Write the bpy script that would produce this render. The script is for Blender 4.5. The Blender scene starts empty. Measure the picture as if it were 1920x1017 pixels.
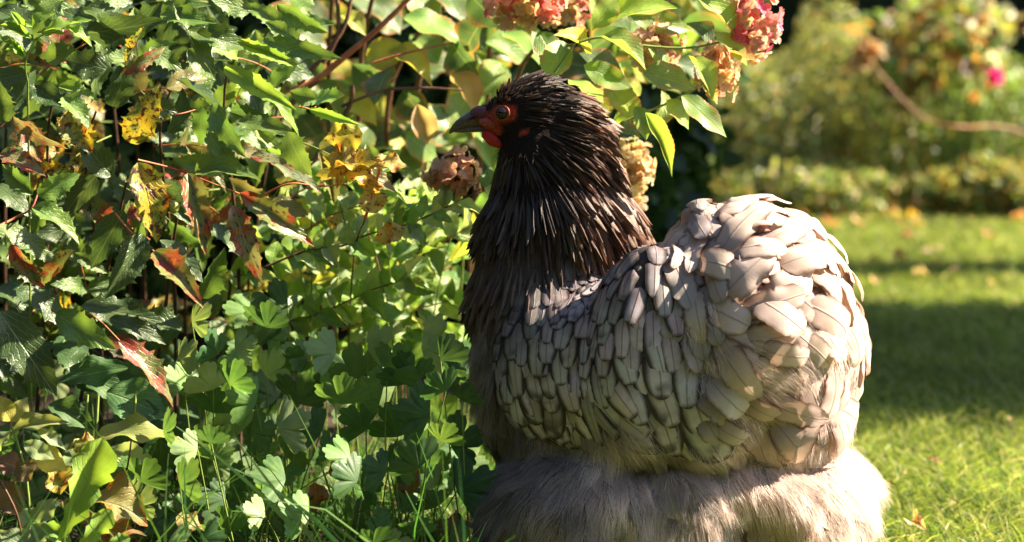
import bpy, bmesh, math, random
import numpy as np
from mathutils import Vector, Matrix
from mathutils.bvhtree import BVHTree
R = math.radians
random.seed(11)
rng = np.random.default_rng(11)

# ------------------------------------------------------------------ camera
scene = bpy.context.scene
COL = scene.collection
FPX = 4053.0                      # focal length in photo pixels (1920 wide)
CAMH = 0.5755
PITCH = math.atan((508.5 - 50) / FPX)
DH = 2.2                          # distance of the hen
S = DH / FPX                      # metres per photo pixel at the hen
cam = bpy.data.cameras.new('camera')
camo = bpy.data.objects.new('camera', cam)
COL.objects.link(camo)
camo.location = (0, 0, CAMH)
camo.rotation_euler = (math.pi / 2 - PITCH, 0, 0)
cam.sensor_width = 36
cam.lens = 36 * FPX / 1920
cam.clip_start = 0.05
cam.clip_end = 400
cam.dof.use_dof = True
cam.dof.focus_distance = 2.17
cam.dof.aperture_fstop = 4.6
cam.dof.aperture_blades = 0
scene.camera = camo

# ------------------------------------------------------------------ world, sun, exposure
SUN_AZ = R(3)                    # degrees behind pure +X
SUN_EL = R(40)
sunv = Vector((math.cos(SUN_EL) * math.cos(SUN_AZ), math.cos(SUN_EL) * math.sin(SUN_AZ), math.sin(SUN_EL)))
world = bpy.data.worlds.new('World')
scene.world = world
world.use_nodes = True
wn = world.node_tree
wn.nodes.clear()
sky = wn.nodes.new('ShaderNodeTexSky')
sky.sky_type = 'NISHITA'
sky.sun_disc = False
sky.sun_elevation = SUN_EL
sky.sun_rotation = math.pi / 2 - SUN_AZ
bgn = wn.nodes.new('ShaderNodeBackground')
bgn.inputs['Strength'].default_value = 0.056
wo = wn.nodes.new('ShaderNodeOutputWorld')
wn.links.new(sky.outputs[0], bgn.inputs[0])
wn.links.new(bgn.outputs[0], wo.inputs[0])
sl = bpy.data.lights.new('sun', 'SUN')
sl.energy = 5.0
sl.angle = R(0.55)
sl.color = (1.0, 0.86, 0.66)
so = bpy.data.objects.new('sun', sl)
COL.objects.link(so)
so.rotation_euler = sunv.to_track_quat('Z', 'Y').to_euler()
so.location = (3, 1, 4)
scene.view_settings.view_transform = 'Standard'
scene.view_settings.look = 'None'
scene.view_settings.exposure = 2.4
scene.view_settings.gamma = 1.0
scene.render.engine = 'CYCLES'
scene.cycles.max_bounces = 8
scene.cycles.transparent_max_bounces = 6

# ------------------------------------------------------------------ projection helpers
CP, SP = math.cos(PITCH), math.sin(PITCH)
def W(px, py, d=0.0):
    """point seen at photo pixel (px,py), d metres beyond the hen's distance (world y)"""
    a = (px - 960) / FPX
    b = -(py - 508.5) / FPX
    vy = CP + b * SP
    vz = -SP + b * CP
    t = (DH + d) / vy
    return Vector((a * t, DH + d, CAMH + vz * t))
def PX(p):
    """world array (n,3) -> photo pixel arrays"""
    x = p[:, 0]; y = p[:, 1]; z = p[:, 2] - CAMH
    f = y * CP - z * SP
    u = y * SP + z * CP
    return 960 + FPX * x / f, 508.5 - FPX * u / f

# ------------------------------------------------------------------ object helpers
def tag(o, label=None, cat=None, group=None, kind=None):
    if label: o['label'] = label
    if cat: o['category'] = cat
    if group: o['group'] = group
    if kind: o['kind'] = kind
    return o
def link(name, data, parent=None):
    o = bpy.data.objects.new(name, data)
    COL.objects.link(o)
    if parent is not None: o.parent = parent
    return o
def empty(name, loc):
    o = bpy.data.objects.new(name, None)
    o.empty_display_size = 0.05
    COL.objects.link(o)
    o.location = loc
    return o
def mk(name, verts, faces, mat=None, uv=None, tint=None, smooth=True):
    """verts (n,3); faces (m,4) or (m,3) int array; uv per vertex (n,2); tint per vertex (n,3)"""
    verts = np.asarray(verts, dtype=np.float32); faces = np.asarray(faces, dtype=np.int32)
    me = bpy.data.meshes.new(name)
    n, m, k = len(verts), len(faces), faces.shape[1]
    me.vertices.add(n); me.vertices.foreach_set('co', verts.ravel())
    me.loops.add(m * k); me.loops.foreach_set('vertex_index', faces.ravel())
    me.polygons.add(m)
    me.polygons.foreach_set('loop_start', np.arange(0, m * k, k, dtype=np.int32))
    me.polygons.foreach_set('loop_total', np.full(m, k, dtype=np.int32))
    if smooth: me.polygons.foreach_set('use_smooth', np.ones(m, dtype=bool))
    me.update(calc_edges=True)
    if uv is not None:
        l = me.uv_layers.new(name='UVMap')
        l.data.foreach_set('uv', np.asarray(uv, dtype=np.float32)[faces.ravel()].ravel())
    ca = me.color_attributes.new('tint', 'FLOAT_COLOR', 'POINT')
    c = np.ones((n, 4), dtype=np.float32)
    if tint is not None: c[:, :3] = tint
    ca.data.foreach_set('color', c.ravel())
    if mat: me.materials.append(mat)
    return me
def put(name, me, M, parent=None, color=None):
    """object with mesh me at world matrix M under a parent that only has a location"""
    o = link(name, me, parent)
    if parent is not None: M = Matrix.Translation(-parent.location) @ M
    o.matrix_basis = M
    if color is not None: o.color = (*color, 1)
    return o
def frame(A, d, n, L, Wd, H=None):
    """matrix: local y along d (length L), local z near n, local x width Wd"""
    y = d.normalized()
    x = y.cross(n)
    if x.length < 1e-5: x = y.orthogonal()
    x.normalize()
    z = x.cross(y).normalized()
    if H is None: H = L
    M = Matrix(((x.x * Wd, y.x * L, z.x * H, A.x), (x.y * Wd, y.y * L, z.y * H, A.y), (x.z * Wd, y.z * L, z.z * H, A.z), (0, 0, 0, 1)))
    return M
def jit(c, a=0.12):
    k = 1 + random.uniform(-a, a)
    return tuple(max(0.0, v * k * (1 + random.uniform(-a * .5, a * .5))) for v in c)

# ------------------------------------------------------------------ node helpers
class NT:
    def __init__(s, name):
        s.m = bpy.data.materials.new(name); s.m.use_nodes = True
        s.t = s.m.node_tree; s.t.nodes.clear()
    def n(s, typ, **kw):
        x = s.t.nodes.new('ShaderNode' + typ)
        for k, v in kw.items(): setattr(x, k, v)
        return x
    def l(s, a, b): s.t.links.new(a, b)
    def set(s, sock, v):
        if hasattr(v, 'is_output'): s.l(v, sock)
        else: sock.default_value = v
    def math(s, op, a, b=None, c=None, clamp=False):
        x = s.n('Math', operation=op); x.use_clamp = clamp
        s.set(x.inputs[0], a)
        if b is not None: s.set(x.inputs[1], b)
        if c is not None: s.set(x.inputs[2], c)
        return x.outputs[0]
    def mix(s, f, a, b, blend='MIX'):
        x = s.n('MixRGB', blend_type=blend)
        s.set(x.inputs[0], f)
        for i, v in ((1, a), (2, b)):
            if isinstance(v, tuple): x.inputs[i].default_value = (*v[:3], 1)
            else: s.l(v, x.inputs[i])
        return x.outputs[0]
    def ramp(s, f, lo, hi):
        x = s.n('MapRange'); x.clamp = True
        s.set(x.inputs[0], f); x.inputs[1].default_value = lo; x.inputs[2].default_value = hi
        return x.outputs[0]
    def noise(s, vec, scale, detail=3, rough=.5):
        x = s.n('TexNoise'); x.inputs['Scale'].default_value = scale
        x.inputs['Detail'].default_value = detail; x.inputs['Roughness'].default_value = rough
        if vec is not None: s.l(vec, x.inputs['Vector'])
        return x.outputs[0]
    def out(s, sh):
        o = s.n('OutputMaterial'); s.l(sh, o.inputs[0]); return s.m
    def tintc(s):
        oi = s.n('ObjectInfo'); at = s.n('Attribute', attribute_name='tint')
        return s.mix(1.0, oi.outputs['Color'], at.outputs['Color'], 'MULTIPLY'), oi

def principled(nt, col, rough=.5, spec=.5, bump=None, bstr=.3, bdist=.001, sheen=0, coat=0):
    p = nt.n('BsdfPrincipled')
    nt.set(p.inputs['Base Color'], (*col, 1) if isinstance(col, tuple) else col)
    nt.set(p.inputs['Roughness'], rough)
    p.inputs['Specular IOR Level'].default_value = spec
    if sheen: p.inputs['Sheen Weight'].default_value = sheen
    if coat: p.inputs['Coat Weight'].default_value = coat; p.inputs['Coat Roughness'].default_value = .22
    if bump is not None:
        b = nt.n('Bump'); b.inputs['Strength'].default_value = bstr; b.inputs['Distance'].default_value = bdist
        nt.l(bump, b.inputs['Height']); nt.l(b.outputs[0], p.inputs['Normal'])
    return p.outputs[0]

def leaf_material(name, rough=.35, trans=.35, spots=None, tip=None, veins=7, slope=1.1, vein_mix=.25, spec=.5, pebble=.3, edge=None, radial=False, glow=(1.2, 1.15, .6)):
    nt = NT(name)
    base, oi = nt.tintc()
    base = nt.mix(.07, base, (.34, .34, .24))
    uv = nt.n('UVMap').outputs[0]
    sep = nt.n('SeparateXYZ'); nt.l(uv, sep.inputs[0])
    u, v = sep.outputs[0], sep.outputs[1]
    au = nt.math('ABSOLUTE', nt.math('SUBTRACT', u, .5))
    # vector for noises: uv plus object random
    rv = nt.n('CombineXYZ'); nt.l(oi.outputs['Random'], rv.inputs[2])
    ad = nt.n('VectorMath', operation='MULTIPLY_ADD')
    nt.l(rv.outputs[0], ad.inputs[0]); ad.inputs[1].default_value = (37, 17, 91); nt.l(uv, ad.inputs[2])
    vec = ad.outputs[0]
    sc = nt.n('VectorMath', operation='MULTIPLY'); nt.l(vec, sc.inputs[0]); sc.inputs[1].default_value = (.55, 1, 1)
    vec = sc.outputs[0]
    big = nt.noise(vec, 2.2, 3)
    base = nt.mix(nt.ramp(big, .35, .7), nt.mix(1, base, (.72, .82, .8), 'MULTIPLY'), nt.mix(1, base, (1.2, 1.15, .95), 'MULTIPLY'))
    if tip:
        f = nt.math('ADD', nt.ramp(v, tip[1], tip[2]), nt.math('MULTIPLY', nt.math('SUBTRACT', big, .5), 1.6), clamp=True)
        base = nt.mix(nt.ramp(f, .35, .75), base, tip[0])
    if edge:
        f = nt.math('ADD', nt.ramp(au, .34, .5), nt.math('MULTIPLY', nt.math('SUBTRACT', nt.noise(vec, 6, 3), .5), 1.2), clamp=True)
        f = nt.math('MULTIPLY', f, nt.ramp(v, .15, .5))
        base = nt.mix(nt.math('MULTIPLY', f, .8), base, edge)
    if spots:
        for colr, scale, lo, hi in spots:
            base = nt.mix(nt.ramp(nt.noise(vec, scale, 5, .65), lo, hi), base, colr)
    if not radial:
        mid = nt.math('SUBTRACT', 1, nt.ramp(au, .008, .03))
        w = nt.math('FRACT', nt.math('SUBTRACT', nt.math('MULTIPLY', v, veins), nt.math('MULTIPLY', au, slope * veins)))
        side = nt.math('SUBTRACT', 1, nt.ramp(nt.math('ABSOLUTE', nt.math('SUBTRACT', w, .5)), .03, .13))
    else:
        mid = nt.math('SUBTRACT', 1, nt.ramp(nt.math('ABSOLUTE', nt.math('SUBTRACT', nt.math('FRACT', nt.math('MULTIPLY', u, 3)), .5)), .01, .05))
        w = nt.math('FRACT', nt.math('ADD', nt.math('MULTIPLY', u, 12), nt.math('MULTIPLY', v, 0.6)))
        side = nt.math('MULTIPLY', nt.math('SUBTRACT', 1, nt.ramp(nt.math('ABSOLUTE', nt.math('SUBTRACT', w, .5)), .02, .12)), .4)
    lines = nt.math('MULTIPLY', nt.math('MAXIMUM', mid, nt.math('MULTIPLY', side, .5)), .35 if radial else 1.0)
    base = nt.mix(nt.math('MULTIPLY', lines, vein_mix), base, nt.mix(.6, base, (.5, .55, .25)))
    fine = nt.noise(vec, 45, 2)
    h = nt.math('SUBTRACT', nt.math('MULTIPLY', fine, pebble), lines)
    h = nt.math('ADD', h, nt.math('MULTIPLY', nt.noise(vec, 9, 3), .9))
    p = principled(nt, base, nt.math('ADD', rough, nt.math('MULTIPLY', nt.math('SUBTRACT', big, .5), .25)), spec, h, .18 if radial else .55, .0012)
    tr = nt.n('BsdfTranslucent')
    tc = nt.mix(1, base, glow, 'MULTIPLY')
    tcs = nt.mix(1, tc, (1.5, 1.5, 1.5), 'MULTIPLY')
    nt.l(tcs, tr.inputs[0])
    mx = nt.n('MixShader'); mx.inputs[0].default_value = trans
    nt.l(p, mx.inputs[1]); nt.l(tr.outputs[0], mx.inputs[2])
    return nt.out(mx.outputs[0])

M_MAH = leaf_material('glossy spiny leaf', .31, .30, veins=6, pebble=.8, tip=None, spec=.5,
                      spots=[((.16, .05, .015), 16, .66, .70)])
M_MAHY = leaf_material('blotched yellow spiny leaf', .36, .35, veins=6, pebble=.6,
                       spots=[((.42, .30, .03), 3.2, .44, .56), ((.42, .12, .015), 5, .56, .62), ((.055, .018, .01), 11, .52, .57)])
M_MAHR = leaf_material('reddened spiny leaf', .33, .30, veins=6, pebble=.6, spots=[((.26, .045, .03), 2.6, .47, .58), ((.38, .14, .03), 8, .60, .66), ((.05, .02, .02), 11, .56, .62)])
M_SER = leaf_material('hydrangea leaf', .42, .42, veins=8, slope=1.3, vein_mix=.35, edge=(.42, .16, .06), pebble=.3)
M_SMALL = leaf_material('small leaf', .42, .42, veins=6, slope=1.2, vein_mix=.3)
M_PALE = leaf_material('matt soft leaf', .55, .38, veins=7, vein_mix=.35, pebble=.4, spec=.35)
M_COL = leaf_material('lobed leaf', .5, .38, radial=True, vein_mix=.25, spec=.35, pebble=.4)
M_AUT = leaf_material('autumn leaf', .5, .40, veins=7, vein_mix=.3, spots=[((.35, .12, .02), 3.5, .5, .62), ((.09, .03, .012), 7, .56, .62)], glow=(1.3, 1.0, .5))
M_PET = leaf_material('sepal', .55, .40, veins=4, vein_mix=.15, spots=[((.40, .24, .12), 2.0, .6, .8)], glow=(1.2, .95, .8), spec=.3)

def bark(name, c1, c2, sc=60):
    nt = NT(name)
    tc = nt.n('TexCoord').outputs['Object']
    n1 = nt.noise(tc, sc, 5, .6)
    oi = nt.n('ObjectInfo')
    c = nt.mix(nt.ramp(n1, .35, .65), c1, c2)
    c = nt.mix(1, c, oi.outputs['Color'], 'MULTIPLY')
    return nt.out(principled(nt, c, .55, .4, n1, .5, .002))
M_BARK = bark('brown bark', (.07, .03, .018), (.17, .08, .045))
M_RED = bark('red stem', (.28, .06, .03), (.42, .16, .06))
M_GREENSTEM = bark('green stem', (.13, .20, .04), (.22, .28, .06))

def blade_material(name, rough=.45, trans=.4):
    nt = NT(name)
    base, oi = nt.tintc()
    p = principled(nt, base, rough, .45)
    tr = nt.n('BsdfTranslucent'); nt.l(nt.mix(1, base, (1.6, 1.6, .9), 'MULTIPLY'), tr.inputs[0])
    mx = nt.n('MixShader'); mx.inputs[0].default_value = trans
    nt.l(p, mx.inputs[1]); nt.l(tr.outputs[0], mx.inputs[2])
    return nt.out(mx.outputs[0])
M_BLADE = blade_material('grass blade')
M_FOL = blade_material('far leaf', .45, .4)

def ground_material(name, c1, c2, c3, sc):
    nt = NT(name)
    tc = nt.n('TexCoord').outputs['Object']
    a = nt.noise(tc, sc, 5, .65); b = nt.noise(tc, sc * .13, 3)
    c = nt.mix(nt.ramp(a, .35, .65), c1, c2); c = nt.mix(nt.ramp(b, .45, .7), c, c3)
    return nt.out(principled(nt, c, .9, .2, a, .8, .01))
M_LAWN = ground_material('lawn earth and moss', (.035, .055, .012), (.07, .11, .022), (.06, .08, .02), 60)
M_SOIL = ground_material('dark garden soil', (.02, .013, .008), (.05, .032, .02), (.035, .03, .015), 45)

# ------------------------------------------------------------------ leaf meshes (base at origin, along +y, length 1, width 1 across)
def grid_leaf(name, prof, mat, nu=4, rows=None, fold=.25, bend=.5, wave=.05, twist=0., seed=0, cup=0., lift=.35):
    """prof(v, side)-> half width (0..0.5); rows = list of v"""
    r = random.Random(seed)
    if rows is None: rows = [i / 14 for i in range(15)]
    nv = len(rows)
    us = np.linspace(-1, 1, nu + 1)
    V, UV = [], []
    ph = r.uniform(0, 6.28)
    y = z = 0; pv = 0; ang = bend * lift
    for v in rows:
        dv = v - pv; pv = v
        a = ang - bend * v
        y += math.cos(a) * dv; z += math.sin(a) * dv
        tw = twist * (v - .3)
        for u in us:
            h = prof(v, -1 if u < 0 else 1)
            x = u * h
            zz = z + fold * abs(u) * h + wave * math.sin(v * 13 + ph + (1.7 if u > 0 else 0)) * abs(u) ** 2 * h * 2 - cup * (u * h) ** 2 * 4
            x2 = x * math.cos(tw) - (zz - z) * math.sin(tw)
            z2 = z + x * math.sin(tw) + (zz - z) * math.cos(tw)
            V.append((x2, y, z2)); UV.append((.5 + u * .5 * min(1, h / .42 + .08), v))
    F = [(j * (nu + 1) + i, j * (nu + 1) + i + 1, (j + 1) * (nu + 1) + i + 1, (j + 1) * (nu + 1) + i) for j in range(nv - 1) for i in range(nu)]
    return mk(name, V, F, mat, UV)

def ovate(v, k=.42):
    if v <= 0 or v >= 1: return .012
    return max(.012, .5 * (math.sin(math.pi * v ** .72) ** .85))
def spiny(seed, ns):
    r = random.Random(seed)
    off = {-1: r.uniform(0, .35), 1: r.uniform(0, .35)}
    def f(v, side):
        b = ovate(v) if v < .97 else ovate(.97) * (1 - v) / .03
        if v < .08 or v > .98: return max(.01, b * .9)
        q = ((v * ns + off[side]) % 1.0)
        s = max(0, 1 - abs(q - .5) / .22)
        return max(.012, b * (.82 + .36 * s ** 1.6) + .0)
    return f
def rows_fine(n): return [i / n for i in range(n + 1)]
MAH = {}
for key, mat in (('g', M_MAH), ('y', M_MAHY), ('r', M_MAHR)):
    MAH[key] = [grid_leaf('spiny_leaf', spiny(i, 6 + i % 3), mat, 4, rows_fine(34), fold=.12 + .14 * (i % 3), bend=.15 + .25 * (i % 4), wave=.05, twist=(-.3, .2, .4, -.1, 0, .25)[i], seed=i) for i in range(6)]
def serrate(ns, amp=.05, tipk=1.0):
    def f(v, side):
        if v <= 0: return .015
        if v >= 1: return .004
        b = .5 * (math.sin(math.pi * v ** .8) ** .9) * (1 - .35 * max(0, v - .7) / .3)
        q = (v * ns) % 1.0
        return max(.008, b * (1 - amp + amp * 2 * q))
    return f
SER = [grid_leaf('serrated_leaf', serrate(14, .04), M_SER, 4, rows_fine(28), fold=(.2, .4, .1, .5)[i], bend=(.4, .8, .2, .6)[i], wave=.04, twist=(.2, -.3, 0, .3)[i], seed=i + 20) for i in range(4)]
SMALL = [grid_leaf('small_leaf', lambda v, s: max(.01, .5 * math.sin(math.pi * v ** .85) ** .8 if 0 < v < 1 else .01), M_SMALL, 4, rows_fine(9), fold=(.3, .6, .15)[i], bend=(.4, .8, .2)[i], wave=.08, twist=(.3, -.4, .1)[i], seed=i + 40) for i in range(3)]
PALE = [grid_leaf('crinkled_leaf', serrate(10, .06), M_PALE, 6, rows_fine(20), fold=(.2, .35, .1)[i], bend=(.5, .8, .3)[i], wave=.08, twist=(.2, -.3, .1)[i], seed=i + 60) for i in range(3)]
AUT = [grid_leaf('autumn_leaf', serrate(9, .10), M_AUT, 6, rows_fine(20), fold=(.2, .5, .1)[i], bend=(.7, 1.3, .3)[i], wave=.16, twist=(.4, -.5, .1)[i], seed=i + 80) for i in range(3)]
def dand(v, side):
    b = .12 + .38 * max(0, min(1, (v - .25) / .5)) * (1 if v < .85 else max(0, (1 - v) / .15) ** .5)
    q = (v * 6 + (.2 if side > 0 else 0)) % 1
    return max(.03, b * (.72 + .4 * q))
DAND = [grid_leaf('lobed_long_leaf', dand, M_PALE, 6, rows_fine(26), fold=.25, bend=.35, wave=.10, twist=.2, seed=91)]

def fan_leaf(name, mat, seed, lobes=3, spread=2.35, nr=5):
    r = random.Random(seed)
    na = 42
    V, UV = [(0, 0, 0)], [(.5, 0)]
    amp = [r.uniform(.85, 1.1) for _ in range(lobes)]
    for j in range(1, nr + 1):
        for i in range(na + 1):
            t = i / na
            th = (t - .5) * 2 * spread * .62
            q = t * lobes; k = min(lobes - 1, int(q)); f = q - k
            rad = amp[k] * (.48 + .52 * math.sin(math.pi * f) ** .5)
            rad *= 1 - .20 * (1 - abs(math.sin(f * math.pi * 3))) ** 2 * (1 if .15 < f < .85 else 0)
            rr = rad * (j / nr) * .62
            z = .022 * math.sin(t * lobes * math.pi * 2 + seed) * (j / nr) ** 1.5 + .02 * math.sin(i * .6 + seed) * (j / nr) ** 2 - .16 * (j / nr) ** 2
            V.append((rr * math.sin(th) * 1.15, rr * math.cos(th) + .06 * j / nr, z * .55)); UV.append((t, j / nr))
    # triangles and quads -> use triangles only
    F = []
    for i in range(na): F.append((0, 1 + i + 1, 1 + i))
    for j in range(1, nr):
        a = 1 + (j - 1) * (na + 1); b = 1 + j * (na + 1)
        for i in range(na):
            F.append((a + i, a + i + 1, b + i + 1)); F.append((a + i, b + i + 1, b + i))
    return mk(name, V, F, mat, UV)
FAN = [fan_leaf('lobed_leaf', M_COL, s, 3, 2.6) for s in (1, 2, 3)]
FANY = [fan_leaf('ragged_leaf', M_AUT, s, 5, 2.9) for s in (5, 6)]

def tube(name, pts, r0, r1, mat, parent=None, sides=6, color=(1, 1, 1), jitter=0.0):
    pts = [Vector(p) for p in pts]
    # subdivide with catmull-rom
    P = []
    n = len(pts)
    for i in range(n - 1):
        a, b, c, d = pts[max(0, i - 1)], pts[i], pts[i + 1], pts[min(n - 1, i + 2)]
        for k in range(5):
            t = k / 5
            P.append(.5 * ((2 * b) + (c - a) * t + (2 * a - 5 * b + 4 * c - d) * t * t + (3 * b - a - 3 * c + d) * t ** 3))
    P.append(pts[-1])
    V, F = [], []
    ref = Vector((.3, .2, 1)).normalized()
    for i, p in enumerate(P):
        d = (P[min(i + 1, len(P) - 1)] - P[max(i - 1, 0)]).normalized()
        x = d.cross(ref).normalized(); y = d.cross(x)
        r = r0 + (r1 - r0) * i / (len(P) - 1)
        r *= 1 + jitter * math.sin(i * 2.1) * .5
        for k in range(sides):
            a = 2 * math.pi * k / sides
            V.append(p + (x * math.cos(a) + y * math.sin(a)) * r)
    for i in range(len(P) - 1):
        for k in range(sides):
            F.append((i * sides + k, i * sides + (k + 1) % sides, (i + 1) * sides + (k + 1) % sides, (i + 1) * sides + k))
    V = np.array([tuple(v) for v in V])
    if parent is not None: V = V - np.array(parent.location)
    me = mk(name, V, F, mat)
    o = link(name, me, parent); o.color = (*color, 1)
    return o

# ------------------------------------------------------------------ ground
def sheet(name, x0, x1, y0, y1, z, mat, n=60, amp=.008, edge=None):
    xs = np.linspace(x0, x1, n); ys = np.linspace(y0, y1, n)
    X, Y = np.meshgrid(xs, ys)
    Z = z + amp * (np.sin(X * 3.1 + 1) * np.cos(Y * 2.3) + .5 * np.sin(X * 7.7) * np.sin(Y * 6.1 + 2))
    V = np.stack([X, Y, Z], -1).reshape(-1, 3)
    F = [(j * n + i, j * n + i + 1, (j + 1) * n + i + 1, (j + 1) * n + i) for j in range(n - 1) for i in range(n - 1)]
    o = link(name, mk(name, V, F, mat)); o['kind'] = 'structure'
    return o
sheet('lawn', -60, 60, -30, 90, -.012, M_LAWN, 40, 0.0)
def bed_edge(y): return np.where(y < 2.9, -.06 + .03 * np.sin(y * 5), np.where(y < 3.3, -.06 + (y - 2.9) * .6, .18))
# garden bed: soil mound left of the lawn
ys = np.linspace(.6, 9.5, 80); ts = np.linspace(0, 1, 50)
V = []
for y in ys:
    e = float(bed_edge(np.array(y))) if y < 6.3 else float(bed_edge(np.array(y))) + (y - 6.3) * 0
    for t in ts:
        x = e - t * 5.5
        V.append((x, y, -.008 + .045 * min(1, t * 14) + .006 * math.sin(x * 31 + y * 17) + .004 * math.sin(x * 77 - y * 53)))
F = [(j * 50 + i, (j + 1) * 50 + i, (j + 1) * 50 + i + 1, j * 50 + i + 1) for j in range(79) for i in range(49)]
o = link('flower_bed_soil', mk('flower_bed_soil', V, F, M_SOIL)); o['kind'] = 'structure'

# ------------------------------------------------------------------ ribbons (grass, hair, far foliage) as numpy
def ribbons(P0, D0, D1, L, Wd, N, tint0, tint1, seg=3, taper=True):
    """P0 start (n,3); D0 unit dir at base, D1 unit dir at tip; N approx normal; returns verts, faces, tint"""
    n = len(P0)
    Vs, Ts = [], []
    p = P0.copy()
    for k in range(seg + 1):
        t = k / seg
        d = D0 * (1 - t) + D1 * t
        d /= np.linalg.norm(d, axis=1, keepdims=True) + 1e-9
        if k: p = p + d * (L[:, None] / seg)
        x = np.cross(d, N); x /= np.linalg.norm(x, axis=1, keepdims=True) + 1e-9
        w = Wd * ((1 - t * .93) if taper else math.sin(math.pi * min(.97, max(.06, t)))) * .5
        Vs.append(p - x * w[:, None]); Vs.append(p + x * w[:, None])
        c = tint0 * (1 - t) + tint1 * t
        Ts.append(c); Ts.append(c)
    V = np.stack(Vs, 1).reshape(-1, 3); T = np.stack(Ts, 1).reshape(-1, 3)
    b = np.arange(n)[:, None, None] * (2 * (seg + 1))
    q = np.array([[2 * k, 2 * k + 1, 2 * k + 3, 2 * k + 2] for k in range(seg)])[None]
    F = (b + q).reshape(-1, 4)
    return V, F, T
def unit(a): return a / (np.linalg.norm(a, axis=-1, keepdims=True) + 1e-9)

def grass_field(name, n, xr, yr, L, Wd, cols, lean=.5, keep=None, z=-.012, label=None, parent=None, cat='grass'):
    x = rng.uniform(*xr, n); y = rng.uniform(yr[0] ** .5, yr[1] ** .5, n) ** 2
    if keep is not None:
        k = keep(x, y); x, y = x[k], y[k]
    n = len(x)
    P = np.stack([x, y, np.full(n, z)], 1)
    a = rng.uniform(0, 2 * np.pi, n)
    le = rng.uniform(.1, lean, n)
    D0 = unit(np.stack([np.cos(a) * le * .5, np.sin(a) * le * .5, np.ones(n)], 1))
    D1 = unit(np.stack([np.cos(a) * le * 2.4, np.sin(a) * le * 2.4, rng.uniform(.1, 1, n)], 1))
    N = unit(np.stack([-np.sin(a) + rng.normal(0, .4, n), np.cos(a) - .7, np.full(n, .3)], 1))
    Ls = rng.uniform(L[0], L[1], n); Ws = rng.uniform(.6, 1.3, n) * Wd
    cols = np.array(cols); ci = rng.choice(len(cols), n, p=[.42, .3, .16, .12] if len(cols) == 4 else None)
    patch = 1 + .25 * np.sin(x * 9 + 2 * np.sin(y * 5)) * np.cos(y * 7)
    c1 = cols[ci] * rng.uniform(.75, 1.25, (n, 1)) * patch[:, None]
    V, F, T = ribbons(P, D0, D1, Ls, Ws, N, c1 * .8, c1, 3)
    o = link(name, mk(name, V, F, M_BLADE, tint=T), parent)
    o['kind'] = 'stuff'
    if label: tag(o, label, cat)
    return o
GC = [(.23, .29, .06), (.31, .37, .09), (.10, .16, .035), (.50, .46, .25)]
onlawn = lambda x, y: x > bed_edge(y)
grass_field('lawn_grass', 90000, (-.1, 1.3), (1.5, 4.4), (.012, .038), .0028, GC, 1.3, onlawn, label='short sunlit green lawn grass around and behind the hen')
grass_field('far_lawn_grass', 90000, (-.2, 2.6), (4.2, 9.0), (.015, .045), .0050, GC, 1.2, onlawn, label='out of focus lawn grass further back by the shrubs')
grass_field('outer_lawn_grass', 50000, (1.3, 4.5), (1.2, 6.0), (.015, .045), .0060, GC, 1.2, onlawn, label='lawn grass stretching away on the far right of the hen')

grass_field('lawn_clover', 9000, (-.1, 1.4), (1.5, 5.0), (.008, .018), .009, [(.10, .20, .05), (.16, .26, .07)], 2.2, onlawn, label='small broad weed leaves mixed into the near lawn')
grass_field('lawn_straw', 1500, (-.1, 1.4), (1.6, 5.0), (.02, .05), .0018, [(.55, .46, .26), (.40, .30, .14)], 2.5, onlawn, label='dry straw coloured stalks lying in the lawn grass')

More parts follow.
